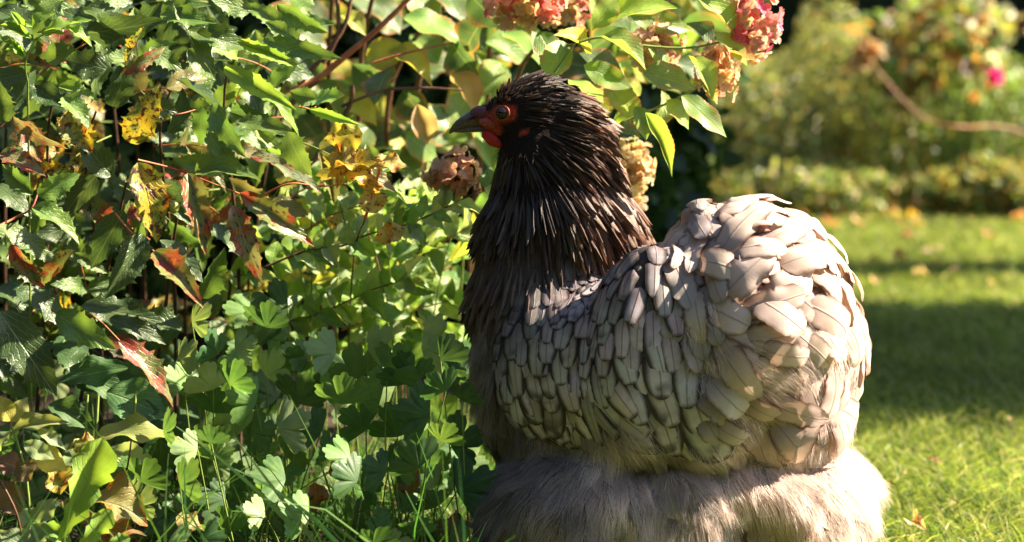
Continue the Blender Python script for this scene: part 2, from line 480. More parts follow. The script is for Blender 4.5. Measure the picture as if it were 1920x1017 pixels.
# ================================================================== HEN
def feather_material(name, edge, e0, e1, shaft, shaft_amt, rough=.5, trans=.12, tipdark=.5, spec=.3, mott=.25, sheen=.0, spotcol=None):
    nt = NT(name)
    base, oi = nt.tintc()
    uv = nt.n('UVMap').outputs[0]
    sep = nt.n('SeparateXYZ'); nt.l(uv, sep.inputs[0])
    u, v = sep.outputs[0], sep.outputs[1]
    au = nt.math('MULTIPLY', nt.math('ABSOLUTE', nt.math('SUBTRACT', u, .5)), 2)
    geo = nt.n('NewGeometry').outputs['Position']
    pn = nt.noise(geo, 38, 4, .6)
    base = nt.mix(nt.math('MULTIPLY', nt.ramp(pn, .4, .7), mott), base, nt.mix(1, base, (.55, .48, .46), 'MULTIPLY'))
    # barbs running outwards and towards the tip
    w = nt.math('FRACT', nt.math('SUBTRACT', nt.math('MULTIPLY', v, 34), nt.math('MULTIPLY', au, 13)))
    barb = nt.math('ABSOLUTE', nt.math('SUBTRACT', w, .5))
    base = nt.mix(nt.math('MULTIPLY', barb, .9), base, nt.mix(1, base, (.66, .63, .62), 'MULTIPLY'))
    base = nt.mix(nt.math('MULTIPLY', nt.math('SUBTRACT', 1, nt.ramp(v, .15, .6)), .75), base, nt.mix(1, base, (.50, .43, .42), 'MULTIPLY'))
    # lacing
    tipf = nt.ramp(v, .89, .98)
    ed = nt.math('MAXIMUM', nt.ramp(nt.math('ADD', au, nt.math('MULTIPLY', nt.math('SUBTRACT', pn, .5), .25)), e0, e1), nt.math('MULTIPLY', tipf, tipdark))
    base = nt.mix(ed, base, nt.mix(1, base, edge, 'MULTIPLY'))
    if spotcol:
        sp = nt.math('MULTIPLY', nt.ramp(nt.noise(geo, 42, 1.5), .54, .62), nt.ramp(v, .5, .8))
        base = nt.mix(nt.math('MULTIPLY', sp, .8), base, spotcol)
    sh = nt.math('SUBTRACT', 1, nt.ramp(au, .02, .09))
    base = nt.mix(nt.math('MULTIPLY', sh, shaft_amt), base, shaft)
    h = nt.math('ADD', barb, nt.math('MULTIPLY', sh, 1.5))
    p = principled(nt, base, rough, spec, h, .6, .0006, sheen)
    tr = nt.n('BsdfTranslucent'); nt.l(nt.mix(1, base, (1.5, 1.3, 1.1), 'MULTIPLY'), tr.inputs[0])
    mx = nt.n('MixShader'); mx.inputs[0].default_value = trans
    nt.l(p, mx.inputs[1]); nt.l(tr.outputs[0], mx.inputs[2])
    return nt.out(mx.outputs[0])
M_HACK = feather_material('hackle feather', (.35, .32, .32), .35, .8, (.20, .16, .14), .35, rough=.44, trans=.14, spec=.32, tipdark=.1)
M_SCALE = feather_material('laced feather', (.10, .08, .085), .50, .82, (.10, .075, .07), .55, rough=.5, trans=.08, tipdark=1.0, mott=.6, spotcol=(.05, .04, .04))
M_TAILF = feather_material('pale tail feather', (.34, .25, .22), .74, 1.0, (.20, .14, .12), .45, rough=.55, trans=.2, tipdark=.25, mott=.3)
M_SOFT = feather_material('soft feather', (1.7, 1.65, 1.65), .7, .95, (.5, .42, .38), .2, rough=.7, trans=.15, tipdark=.7, mott=.5)

def hair_material(name, trans=.25):
    nt = NT(name)
    base, oi = nt.tintc()
    p = principled(nt, base, .75, .2)
    tr = nt.n('BsdfTranslucent'); nt.l(nt.mix(1, base, (1.3, 1.2, 1.05), 'MULTIPLY'), tr.inputs[0])
    mx = nt.n('MixShader'); mx.inputs[0].default_value = trans
    nt.l(p, mx.inputs[1]); nt.l(tr.outputs[0], mx.inputs[2])
    return nt.out(mx.outputs[0])
M_DOWN = hair_material('down')
nt = NT('hen skin')
b_, oi_ = nt.tintc()
g_ = nt.n('NewGeometry').outputs['Position']
nz = nt.noise(g_, 500, 4, .6)
M_SKIN = nt.out(principled(nt, nt.mix(nt.ramp(nz, .35, .7), b_, nt.mix(1, b_, (.45, .4, .4), 'MULTIPLY')), .8, .08, nz, .8, .001))

hen = empty('hen', W(1270, 1110, 0.06))
hen.location.z = 0
tag(hen, 'large fluffy hen with dark brown neck, red face and pale grey feathers', 'hen')

# --- body: blobs in photo pixels, depth in the same units, merged into one skin
BLOBS = [
    (1225, 690, 50, 320, 235, 215), (1040, 690, 60, 160, 240, 175), (1010, 560, 60, 128, 170, 140),
    (1045, 440, 60, 145, 170, 118), (1040, 320, 60, 112, 120, 86), (1003, 219, 60, 84, 77, 52), (1050, 245, 60, 82, 80, 62), (948, 224, 60, 52, 42, 33),
    (1400, 610, -45, 205, 222, 200), (1520, 660, 20, 100, 165, 150), (1350, 480, 0, 100, 95, 120), (1318, 425, -20, 42, 46, 70), (1405, 415, -10, 60, 42, 80), (1450, 765, -10, 150, 112, 165),
    (1260, 960, 50, 360, 130, 215), (1500, 945, 30, 140, 140, 185), (1066, 985, -45, 180, 150, 132), (1002, 785, 60, 100, 110, 120), (1250, 980, -95, 120, 110, 90), (1390, 905, 0, 165, 85, 175),
    (1020, 690, -60, 95, 150, 60), (1110, 690, -95, 120, 130, 60), (1220, 660, -135, 115, 200, 75), (1330, 720, -130, 120, 150, 90),
]
bm = bmesh.new()
for (cx, cy, cz, rx, ry, rz) in BLOBS:
    c = W(cx, cy, cz * S)
    M = Matrix.Translation(c) @ Matrix.Diagonal((rx * S, rz * S, ry * S, 1))
    bmesh.ops.create_icosphere(bm, subdivisions=4, radius=1, matrix=M)
tmp = bpy.data.meshes.new('tmp'); bm.to_mesh(tmp); bm.free()
tmo = link('tmp', tmp)
md = tmo.modifiers.new('r', 'REMESH'); md.mode = 'VOXEL'; md.voxel_size = .0042
md = tmo.modifiers.new('s', 'SMOOTH'); md.iterations = 7; md.factor = .6
dg = bpy.context.evaluated_depsgraph_get()
em = tmo.evaluated_get(dg).to_mesh()
nv = len(em.vertices); npoly = len(em.polygons)
BV = np.empty(nv * 3, np.float32); em.vertices.foreach_get('co', BV); BV = BV.reshape(-1, 3).astype(float)
BF = np.array([tuple(p.vertices) for p in em.polygons if len(p.vertices) == 4], dtype=np.int32)
bpy.data.objects.remove(tmo)
# blend the blobs of the trunk into one another, keep the head crisp
E_ = np.concatenate([BF[:, [0, 1]], BF[:, [1, 2]], BF[:, [2, 3]], BF[:, [3, 0]]])
deg = np.zeros(nv); np.add.at(deg, E_[:, 0], 1); np.add.at(deg, E_[:, 1], 1)
_, y_ = PX(BV); wgt = np.clip((y_ - 400) / 100, 0.06, 1)[:, None] * .5
for it in range(26):
    acc = np.zeros_like(BV); np.add.at(acc, E_[:, 0], BV[E_[:, 1]]); np.add.at(acc, E_[:, 1], BV[E_[:, 0]])
    BV += wgt * (acc / deg[:, None] - BV)
HL = np.array(hen.location)
bpx, bpy_ = PX(BV)
def groove(line, depth, width, sgn=-1):
    global BV
    L_ = np.array(line, float); best = np.full(nv, 1e9)
    for (x0, y0), (x1, y1) in zip(L_[:-1], L_[1:]):
        dx, dy = x1 - x0, y1 - y0
        t = np.clip(((bpx - x0) * dx + (bpy_ - y0) * dy) / (dx * dx + dy * dy), 0, 1)
        best = np.minimum(best, np.hypot(bpx - x0 - t * dx, bpy_ - y0 - t * dy))
    g = np.exp(-(best / width) ** 2) * depth * S
    mid_ = W(0, 0, 40 * S).y
    BV[:, 1] += -sgn * g * np.sign(mid_ - BV[:, 1])      # towards or away from the body's middle plane, on both flanks
groove([(1178, 455), (1128, 540), (1102, 620), (1085, 700)], 17, 22)
groove([(1215, 470), (1170, 560), (1150, 650), (1150, 740)], 9, 30, 1)
groove([(1292, 430), (1322, 520), (1332, 610), (1318, 700)], 13, 24)
groove([(1392, 975), (1392, 1080)], 70, 15)
for (x_, y_, d_, w_) in ((1150, 905, 24, 44), (1300, 915, 26, 46), (1000, 940, 16, 44), (1480, 935, 24, 50), (1575, 900, 16, 44), (1085, 985, 18, 40), (1230, 990, 20, 42), (1345, 1000, 20, 34), (1540, 1010, 18, 44)):
    groove([(x_ - 12, y_ - 14), (x_ + 6, y_ + 18)], d_, w_, 1)
groove([(1210, 880), (1250, 1040)], 14, 26); groove([(1040, 880), (990, 1040)], 10, 26)
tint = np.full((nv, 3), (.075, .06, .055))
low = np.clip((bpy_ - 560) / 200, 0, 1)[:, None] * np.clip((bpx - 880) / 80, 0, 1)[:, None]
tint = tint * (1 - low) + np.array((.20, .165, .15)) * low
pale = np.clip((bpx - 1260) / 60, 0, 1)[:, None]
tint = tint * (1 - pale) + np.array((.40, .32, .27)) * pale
hd = (bpy_ < 430) & (bpx < 1240)
tint[hd] = (.02, .014, .012)
# bare red face
def ell(cx, cy, rx, ry, rot=0):
    a = math.radians(rot); x = bpx - cx; y = bpy_ - cy
    X = x * math.cos(a) + y * math.sin(a); Y = -x * math.sin(a) + y * math.cos(a)
    return (X / rx) ** 2 + (Y / ry) ** 2
f1 = np.minimum(np.minimum(ell(945, 213, 25, 19), ell(912, 222, 30, 12, -8)), ell(922, 240, 20, 14, 30))
f2 = ell(982, 248, 11, 6, -20)
fm = np.clip((1.15 - np.minimum(f1, f2)) / .3, 0, 1)[:, None] * hd[:, None]
tint = tint * (1 - fm) + np.array((.44, .07, .035)) * fm
body = put('body', mk('body', BV, BF, M_SKIN, tint=tint), Matrix.Identity(4), hen)
bvh = BVHTree.FromPolygons([tuple(v) for v in BV], [tuple(f) for f in BF])
CAMP = Vector((0, 0, CAMH))
def hit(px, py):
    d = (W(px, py) - CAMP).normalized()
    loc, nor, idx, dist = bvh.ray_cast(CAMP, d)
    if loc is None:
        p = W(px, py, .02)
        loc, nor, idx, dist = bvh.find_nearest(p)
    return loc, nor

# --- flow field of the plumage
FLOW = np.array([
    (900, 175, 1, -.7), (930, 160, 1, -.45), (980, 140, 1, -.1), (1040, 145, 1, .25), (1090, 170, 1, .5), (1130, 220, .8, .7), (1160, 290, .55, 1), (1185, 350, .45, 1), (1205, 400, .6, 1),
    (980, 185, 1, 0), (1010, 225, 1, .2), (1060, 230, 1, .45), (1000, 270, .7, .7), (1060, 300, .7, .8), (1100, 330, .6, 1), (950, 285, -.1, 1), (910, 290, -.25, 1), (915, 340, -.25, 1), (970, 330, .1, 1),
    (900, 400, -.2, 1), (950, 420, 0, 1), (1010, 420, .08, 1), (1070, 420, .2, 1), (1130, 400, .35, 1), (1000, 500, -.1, 1), (1100, 470, -.1, 1), (890, 500, -.1, 1), (930, 540, -.2, 1),
    (880, 600, 0, 1), (870, 700, .02, 1), (885, 800, .2, 1), (950, 600, .0, 1), (1000, 600, .05, 1), (1060, 560, -.02, 1), (1050, 640, .1, 1), (960, 700, .2, 1), (1000, 760, .35, 1), (1060, 740, .2, 1), (1120, 740, .8, 1), (1180, 790, 1, .7),
    (1150, 480, -.6, .8), (1130, 560, -.05, 1), (1200, 480, -.3, 1), (1190, 600, .05, 1), (1180, 680, .25, 1), (1230, 750, .5, 1), (1260, 480, 0, 1), (1280, 560, .2, 1), (1280, 660, .25, 1), (1300, 780, .5, 1), (1300, 840, .7, .8),
    (1300, 420, .1, 1), (1340, 400, .6, .3), (1390, 400, 1, -.2), (1340, 500, .6, .8), (1400, 480, 1, -.5), (1400, 560, 1, -.2), (1460, 520, 1, -.2), (1420, 630, 1, .1), (1400, 700, 1, .35), (1480, 700, .8, .6), (1370, 780, .6, .8),
    (1460, 410, 1, .3), (1520, 450, .8, .8), (1580, 540, .5, 1), (1610, 620, .15, 1), (1615, 700, -.1, 1), (1590, 780, -.4, 1), (1520, 600, .6, .8), (1540, 700, .2, 1), (1520, 810, -.1, 1), (1450, 820, .4, .8),
    (920, 900, -.5, 1), (1000, 880, -.5, 1), (1000, 980, -.3, 1), (1100, 900, -.2, 1), (1200, 900, .05, 1), (1300, 920, .2, 1), (1400, 930, .35, 1), (1500, 920, .3, 1), (1600, 860, .6, .7), (1640, 930, .5, 1), (1250, 1000, 0, 1), (900, 1000, -.3, 1)], float)
FP = FLOW[:, :2]; FD = FLOW[:, 2:] / np.linalg.norm(FLOW[:, 2:], axis=1, keepdims=True)
def flow(px, py):
    q = np.stack([px, py], -1)
    d2 = ((q[:, None, :] - FP[None]) ** 2).sum(-1) + 150
    w = 1 / d2 ** 1.7
    f = (w[:, :, None] * FD[None]).sum(1)
    return unit(f)
def flow3(P, N):
    px, py = PX(P)
    f = flow(px, py)
    # depth term: towards the tail the feathers run round the body
    d = np.stack([f[:, 0], np.zeros(len(P)), -f[:, 1]], 1)
    d = d - N * (d * N).sum(1, keepdims=True)
    return unit(d)
# surface samples
tri = np.concatenate([BF[:, [0, 1, 2]], BF[:, [0, 2, 3]]])
A_, B_, C_ = BV[tri[:, 0]], BV[tri[:, 1]], BV[tri[:, 2]]
cr = np.cross(B_ - A_, C_ - A_); area = np.linalg.norm(cr, axis=1) * .5
fn = unit(cr)
# smooth vertex normals
vn = np.zeros_like(BV)
for k in range(3): np.add.at(vn, tri[:, k], cr)
vn = unit(vn)
if (vn * (BV - BV.mean(0))).sum() < 0: vn = -vn
def sample(n):
    t = rng.choice(len(tri), n, p=area / area.sum())
    r1 = np.sqrt(rng.random(n)); r2 = rng.random(n)
    w = np.stack([1 - r1, r1 * (1 - r2), r1 * r2], 1)
    P = (BV[tri[t]] * w[:, :, None]).sum(1); N = unit((vn[tri[t]] * w[:, :, None]).sum(1))
    return P, N
HB = np.array([(860, 640), (905, 610), (950, 585), (1000, 555), (1060, 515), (1110, 470), (1180, 432), (1240, 425), (1700, 400)], float)   # lower edge of the hackle
FB = np.array([(800, 560), (905, 560), (925, 640), (935, 760), (990, 815), (1050, 835), (1100, 805), (1180, 810), (1250, 850), (1320, 870), (1440, 885), (1540, 868), (1590, 830), (1620, 790), (1700, 780)], float)  # upper edge of the fluff
def below(py, px, line): return py > np.interp(px, line[:, 0], line[:, 1])
from mathutils.kdtree import KDTree
def thin(P, rad):
    """greedy poisson thinning; rad per point"""
    cell = float(rad.max()); g = {}; keep = []
    for i in range(len(P)):
        p = P[i]; k = tuple((p // cell).astype(int)); r2 = rad[i] ** 2; ok = True
        for a in (-1, 0, 1):
            for b in (-1, 0, 1):
                for c in (-1, 0, 1):
                    for j in g.get((k[0] + a, k[1] + b, k[2] + c), ()):
                        q = P[j]
                        if (q[0] - p[0]) ** 2 + (q[1] - p[1]) ** 2 + (q[2] - p[2]) ** 2 < r2: ok = False; break
                    if not ok: break
                if not ok: break
            if not ok: break
        if ok: keep.append(i); g.setdefault(k, []).append(i)
    return np.array(keep)

# --- feather prototypes
def rows_tip(n, m=6): return [i / n * .72 for i in range(n)] + [.72 + .28 * (1 - (1 - i / m) ** 1.7) for i in range(m + 1)]
def split_prof(base, blunt, seed):
    """vane with a few splits in its barbs and a slightly ragged tip"""
    r = random.Random(seed); cuts = [(r.choice((-1, 1)), r.uniform(.45, .93), r.uniform(.2, .45)) for _ in range(3)]
    g = fprof(base, blunt)
    def f(v, side):
        b = g(v, side)
        for s_, at_, dp in cuts:
            if s_ == side and at_ <= v < at_ + .05: b *= 1 - dp * (1 - (v - at_) / .05)
        return max(.01, b * (1 + .03 * math.sin(v * 41 + seed + side)))
    return f
def fprof(base, blunt, notch=None):
    def f(v, side):
        b = .5 * min(1, (max(v, .0) / base) ** .6 + .05)
        if v > blunt: b *= max(0, 1 - ((v - blunt) / (1 - blunt)) ** 2.0) ** .5
        if notch and side == notch[0] and notch[1] < v < notch[2]: b *= .78
        return max(.01, b)
    return f
def lance(v, side): return max(.01, .5 * (math.sin(math.pi * min(1, v ** .8)) ** .75 if v < 1 else 0))
P_SCALE = [grid_leaf('feather', fprof(.12, .52), M_SCALE, 6, rows_tip(5), fold=0, lift=0, bend=(.05, .15, .1)[i], wave=.0, twist=0, seed=i, cup=.02) for i in range(3)]
P_TAIL = [grid_leaf('feather', split_prof(.15, .62, i + 3), M_TAILF, 6, rows_tip(15, 8), fold=0, lift=0, bend=(.15, .45, .9, .3, .6)[i], wave=.03, twist=0, seed=i + 4, cup=.02) for i in range(5)]
P_CURL = [grid_leaf('feather', split_prof(.15, .62, i + 9), M_TAILF, 6, rows_tip(15, 8), fold=0, lift=(.42, .40, .46)[i], bend=(.9, 1.3, .7)[i], wave=.02, seed=i + 50, cup=.02) for i in range(3)]
P_SOFT = [grid_leaf('feather', fprof(.15, .5), M_SOFT, 4, rows_tip(5), fold=0, lift=0, bend=(.05, .2)[i], wave=.05, twist=(.1, -.2)[i], seed=i + 14, cup=.02) for i in range(2)]
P_HACK = [grid_leaf('feather', lance, M_HACK, 2, rows_fine(7), fold=-.25, bend=(.25, .5, .05)[i], wave=.03, twist=(.3, -.4, .1)[i], seed=i + 24) for i in range(3)]

def mesh_arrays(me):
    v = np.empty(len(me.vertices) * 3, np.float32); me.vertices.foreach_get('co', v); v = v.reshape(-1, 3)
    f = np.array([tuple(p.vertices) for p in me.polygons], np.int32)
    uvl = np.empty(len(me.loops) * 2, np.float32); me.uv_layers[0].data.foreach_get('uv', uvl); uvl = uvl.reshape(-1, 2)
    uv = np.zeros((len(v), 2), np.float32); uv[f.ravel()] = uvl
    return v, f, uv
def joined(name, items, mat, parent, label=None):
    """items: (mesh, Matrix world, tint) -> ONE stuff mesh"""
    cache = {}; Vs, Fs, Us, Ts = [], [], [], []; off = 0
    for me, M, c in items:
        if me.name not in cache: cache[me.name] = mesh_arrays(me)
        v, f, uv = cache[me.name]
        A = np.array(M)
        Vs.append(v @ A[:3, :3].T + A[:3, 3]); Fs.append(f + off); Us.append(uv); Ts.append(np.tile(c, (len(v), 1))); off += len(v)
    V = np.concatenate(Vs)
    if parent is not None: V = V - np.array(parent.location)
    o = link(name, mk(name, V, np.concatenate(Fs), mat, np.concatenate(Us), np.concatenate(Ts)), parent)
    o['kind'] = 'stuff'
    return o
def fmat(P, N, d, L, Wd, tilt, base=-.002, roll=0):
    n = Vector(N); d = Vector(d)
    y = (d + n * tilt).normalized()
    if roll:
        n = (Matrix.Rotation(roll, 3, y) @ n)
    return frame(Vector(P) + Vector(N) * base, y, n, L, Wd)
def lerp(a, b, t): return tuple(a[i] * (1 - t) + b[i] * t for i in range(3))
visible = lambda P, N: (N * unit(np.array(CAMP) - P)).sum(1) > -.05

def conform(me, P, N, d, L, Wd, tilt, base=.0016, roll=0.0, name='feather', curl=1.0):
    """feather laid over the curved body: every vertex keeps its own height over the skin; returns object-space mesh at P"""
    if me.name not in CACHE: CACHE[me.name] = mesh_arrays(me)
    v, f, uv = CACHE[me.name]
    n = Vector(N); y = Vector(d); y = (y - n * y.dot(n)).normalized(); x = y.cross(n).normalized()
    out = []
    P = Vector(P)
    for vx, vy, vz in v:
        q = P + x * float(vx * Wd) + y * float(vy * L)
        h = base + tilt * L * float(vy) + float(vz) * L * curl + roll * float(vx) * Wd
        loc, nor, i_, dd = bvh.find_nearest(q - n * float(vy * vy * L * L) * 2.2)
        nor = (Vector(vn[BF[i_][0]]) + Vector(vn[BF[i_][2]])).normalized()
        out.append(tuple(loc + nor * h - P))
    return out, f, uv
CACHE = {}
def place_feathers(objs, keep, partname, restname, mat, base=.0016):
    """objs: (proto, P, N, d, L, Wd, tilt, roll, tint, size) sorted; the first keep become parts, the rest one mesh"""
    Vs, Fs, Us, Ts, off = [], [], [], [], 0
    for i, (me, P, N, d, L, Wd, tilt, roll, c, _) in enumerate(objs):
        v, f, uv = conform(me, P, N, d, L, Wd, tilt, roll=roll, base=base)
        if i < keep:
            o = link(partname, mk(partname, v, f, mat, uv), hen); o.location = Vector(P) - hen.location; o.color = (*c, 1)
        else:
            Vs.append(np.array(v) + P - HL); Fs.append(f + off); Us.append(uv); Ts.append(np.tile(c, (len(v), 1))); off += len(v)
    if Vs:
        o = link(restname, mk(restname, np.concatenate(Vs), np.concatenate(Fs), mat, np.concatenate(Us), np.concatenate(Ts)), hen); o['kind'] = 'stuff'
# --- hackle
P, N = sample(110000)
px, py = PX(P)
k = ~below(py, px, HB + np.array((0, -22))) & (px < 1232)
face = (px > 880) & (px < 1005) & (py > 188) & (py < 282) & (py > 205 - (px - 880) * .12)
face &= ~((px > 965) & (py < 235)) & ~((px < 925) & (py > 262))
k &= ~(face & (np.abs(N[:, 1]) > .15)) & ~((px < 905) & (py < 262) & (py > 195))
P, N, px, py = P[k], N[k], px[k], py[k]
rad = np.interp(py, [130, 200, 300, 450, 600], [4.2, 4.8, 6.2, 8, 11]) * S
k = thin(P, rad); P, N, px, py = P[k], N[k], px[k], py[k]
D = flow3(P, N); vis = visible(P, N)
items = []; objs = []
for i in range(len(P)):
    t = min(1, max(0, (py[i] - 300) / 260))
    L = np.interp(py[i], [130, 200, 300, 430, 560], [38, 56, 84, 94, 84]) * random.uniform(.8, 1.2) * (1 + .22 * (px[i] > 1100))
    if px[i] < 960 and py[i] < 290: L *= .5
    if px[i] < 930 and py[i] < 330: L *= .6
    Wd = np.interp(py[i], [130, 250, 400, 560], [6.5, 7.5, 11, 18]) * random.uniform(.8, 1.2)
    c = lerp((.060, .036, .026), (.14, .10, .082), t * random.uniform(.5, 1.1))
    if random.random() < .14: c = tuple(x * 1.9 for x in c)
    if px[i] > 1050 and py[i] < 460: c = tuple(x * y for x, y in zip(c, (2.3, 1.9, 1.65)))
    dd = Vector(D[i]) + Vector((random.gauss(0, .09), random.gauss(0, .09), random.gauss(0, .09)))
    tl = random.uniform(.02, .11)
    if py[i] < 270: tl *= .45; L *= 1.08
    if px[i] < 950 and py[i] < 200: tl = random.uniform(.5, 1.1); L *= .8
    M = fmat(P[i], N[i], dd, L * S, Wd * S, tl, -.001, random.gauss(0, .3))
    (objs if vis[i] and py[i] > 330 else items).append((random.choice(P_HACK), M, jit(c, .2), L * Wd))
objs.sort(key=lambda a: -a[3])
for me, M, c, _ in objs[:260]: put('neck_feather', me, M, hen, c)
joined('neck_plumage', [a[:3] for a in items + objs[260:]], M_HACK, hen)

# --- wing and saddle scales
def is_scale(px, py):
    up = below(py, px, HB + np.array((0, -34))); lo = ~below(py, px, FB + np.array((0, -25)))
    return up & lo & (px > 912)
P, N = sample(26000); px, py = PX(P)
tailx = np.interp(py, [380, 480, 600, 700, 880], [1265, 1285, 1290, 1300, 1340])
k = is_scale(px, py) & (px < tailx) & ~((py > 720) & (px > 1000) & (px < 1130) & (N[:, 1] < 0) & (py > 760))
P, N, px, py = P[k], N[k], px[k], py[k]
Lf = np.interp(px, [910, 980, 1080, 1180, 1260, 1330], [17, 21, 25, 26, 34, 42]) * np.interp(py, [440, 520, 620, 760], [.72, .82, .95, 1.3])
k = thin(P, Lf * S); P, N, px, py, Lf = P[k], N[k], px[k], py[k], Lf[k]
D = flow3(P, N); vis = visible(P, N); items = []; objs = []
for i in range(len(P)):
    L = Lf[i] * random.uniform(2.6, 3.2); Wd = Lf[i] * random.uniform(1.5, 1.95)
    L = min(L, max(26, (np.interp(px[i], FB[:, 0], FB[:, 1]) + 14 - py[i]) / max(.35, -D[i][2])))
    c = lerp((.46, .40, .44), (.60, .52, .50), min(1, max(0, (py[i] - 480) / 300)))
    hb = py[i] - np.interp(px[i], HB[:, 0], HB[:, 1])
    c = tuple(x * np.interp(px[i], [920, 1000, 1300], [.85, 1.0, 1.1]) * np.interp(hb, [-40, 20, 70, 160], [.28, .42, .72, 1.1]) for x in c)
    dd = Vector(D[i]) + Vector((random.gauss(0, .1), 0, random.gauss(0, .1)))
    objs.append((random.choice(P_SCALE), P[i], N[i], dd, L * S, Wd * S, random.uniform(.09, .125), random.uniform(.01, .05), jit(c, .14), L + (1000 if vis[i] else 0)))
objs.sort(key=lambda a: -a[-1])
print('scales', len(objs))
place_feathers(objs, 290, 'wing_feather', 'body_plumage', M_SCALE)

# --- small under-feathers closing any gap between the large ones
P, N = sample(9000); px, py = PX(P)
k = below(py, px, HB + np.array((0, -40))) & ~below(py, px, FB + np.array((0, 5))) & (px > 905)
P, N, px, py = P[k], N[k], px[k], py[k]
k = thin(P, np.full(len(P), 17 * S)); P, N, px, py = P[k], N[k], px[k], py[k]
D = flow3(P, N)
objs = []
for i in range(len(P)):
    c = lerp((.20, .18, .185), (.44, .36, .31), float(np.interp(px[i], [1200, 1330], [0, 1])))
    objs.append((P_SCALE[i % 3], P[i], N[i], Vector(D[i]), 46 * S, 30 * S, .012, .03, jit(c, .12), 0))
place_feathers(objs, 0, 'x', 'under_plumage', M_SCALE, .0003)

# --- tail cushion
P, N = sample(16000); px, py = PX(P)
tailx = np.interp(py, [380, 480, 600, 700, 880], [1258, 1278, 1285, 1295, 1330])
k = (px >= tailx) & ~below(py, px, FB + np.array((0, -22)))
P, N, px, py = P[k], N[k], px[k], py[k]
soft = ((px > 1335) & (px < 1500) & (py > 590)) | ((px > 1500) & (px < 1580) & (py > 600) & (py < 770))
Lf = np.interp(px, [1280, 1340, 1450, 1600], [88, 92, 100, 125])
k = thin(P, Lf * .33 * S); P, N, px, py, Lf, soft = P[k], N[k], px[k], py[k], Lf[k], soft[k]
D = flow3(P, N); vis = visible(P, N); items = []; objs = []
TC = (.74, .60, .53)
for i in range(len(P)):
    L = Lf[i] * random.uniform(.8, 1.15); Wd = L * random.uniform(.44, .60)
    if D[i][2] < -.2: L = min(L, max(30, (np.interp(px[i], FB[:, 0], FB[:, 1]) + 14 - py[i]) / -D[i][2]))
    c = jit(TC, .10)
    if px[i] < 1340: c = lerp(c, (.36, .33, .33), .6)
    j = .30 if px[i] > 1340 and px[i] < 1560 else .12
    dd = Vector(D[i]) + Vector((random.gauss(0, j), random.gauss(0, j * .5), random.gauss(0, j)))
    tl = random.uniform(.10, .34) if vis[i] and px[i] < 1560 else .07
    if soft[i] and vis[i]: tl *= .5
    objs.append((random.choice(P_TAIL), P[i], N[i], dd, L * S, Wd * S, tl, random.choice((.14, .2, -.16)), c, L + (1000 if vis[i] else 0)))
objs.sort(key=lambda a: -a[-1])
print('tail', len(objs))
place_feathers(objs, 240, 'tail_feather', 'rump_plumage', M_TAILF)
P, N = sample(9000); px, py = PX(P)
k = visible(P, N) & (px > 1300) & (px < 1590) & (py > 390) & (py < 800) & (np.hypot(px - 1440, py - 720) > 40)
P, N, px, py = P[k], N[k], px[k], py[k]
k = thin(P, np.full(len(P), 60 * S)); P, N, px, py = P[k], N[k], px[k], py[k]
D = flow3(P, N); objs = []
for i in range(len(P)):
    dd = Vector(D[i]) + Vector((random.gauss(.1, .35), 0, random.gauss(.05, .4))); L = random.uniform(72, 120)
    objs.append((random.choice(P_CURL), P[i], N[i], dd, L * S, L * random.uniform(.42, .58) * S, random.uniform(.10, .24), random.choice((.2, -.2, .1)), jit(TC, .08), 0))
print('curl', len(objs))
place_feathers(objs, 99, 'curled_feather', 'x', M_TAILF, .003)
HERO = [(1255, 480, 1285, 590, 50, 1), (1315, 372, 1308, 440, 50, 1), (1295, 395, 1330, 450, 40, 1), (1308, 470, 1366, 548, 56, 2), (1322, 565, 1398, 608, 52, 2), (1393, 590, 1500, 555, 46, 3),
        (1388, 642, 1490, 625, 46, 3), (1330, 655, 1470, 715, 78, 2), (1350, 568, 1466, 482, 62, 3), (1345, 490, 1450, 405, 56, 3), (1375, 430, 1395, 385, 50, 3), (1420, 470, 1500, 440, 45, 4), (1440, 560, 1510, 520, 55, 4), (1500, 560, 1545, 612, 42, 4), 
        (1450, 395, 1545, 450, 46, 1), (1500, 400, 1575, 505, 50, 1), (1545, 450, 1622, 580, 52, 1), (1590, 520, 1634, 670, 46, 1), (1625, 620, 1608, 770, 44, 1), (1570, 560, 1620, 700, 46, 1),
        (1430, 745, 1528, 772, 48, 3), (1535, 745, 1595, 795, 60, 1), (1395, 790, 1460, 878, 50, 1), (1480, 820, 1548, 868, 46, 1), (1370, 700, 1440, 800, 60, 1),
        (1300, 560, 1320, 670, 44, 1), (1250, 545, 1262, 640, 46, 1), (1460, 600, 1520, 650, 40, 2), (1500, 480, 1540, 540, 50, 3), (1560, 800, 1500, 860, 46, 1)]
hero = []
for (x0, y0, x1, y1, w, lift) in HERO:
    a, na = hit(x0, y0); b, nb = hit(x1, y1)
    hero.append((P_TAIL[random.choice((0, 1, 3, 4))], np.array(a), np.array(na), b - a, (b - a).length * 1.06, w * S * 1.15, .10 + .07 * lift, random.gauss(0, .06), jit(TC if x0 > 1320 else (.42, .38, .37), .08), 0))
place_feathers(hero, 99, 'tail_feather', 'x', M_TAILF)
HEROW = [(1080, 680, 1178, 800, 66), (1078, 745, 1170, 806, 42), (1035, 715, 1045, 815, 48), (1060, 740, 1080, 835, 44), (985, 700, 1010, 790, 44), (940, 740, 982, 808, 26), (1000, 780, 1058, 830, 30), (1130, 790, 1240, 838, 44),
         (1190, 740, 1250, 835, 46), (1230, 700, 1260, 790, 60), (965, 640, 975, 740, 30), (1010, 620, 1010, 705, 38), (1100, 760, 1180, 818, 34), (1015, 790, 1075, 838, 26)]
hero = []
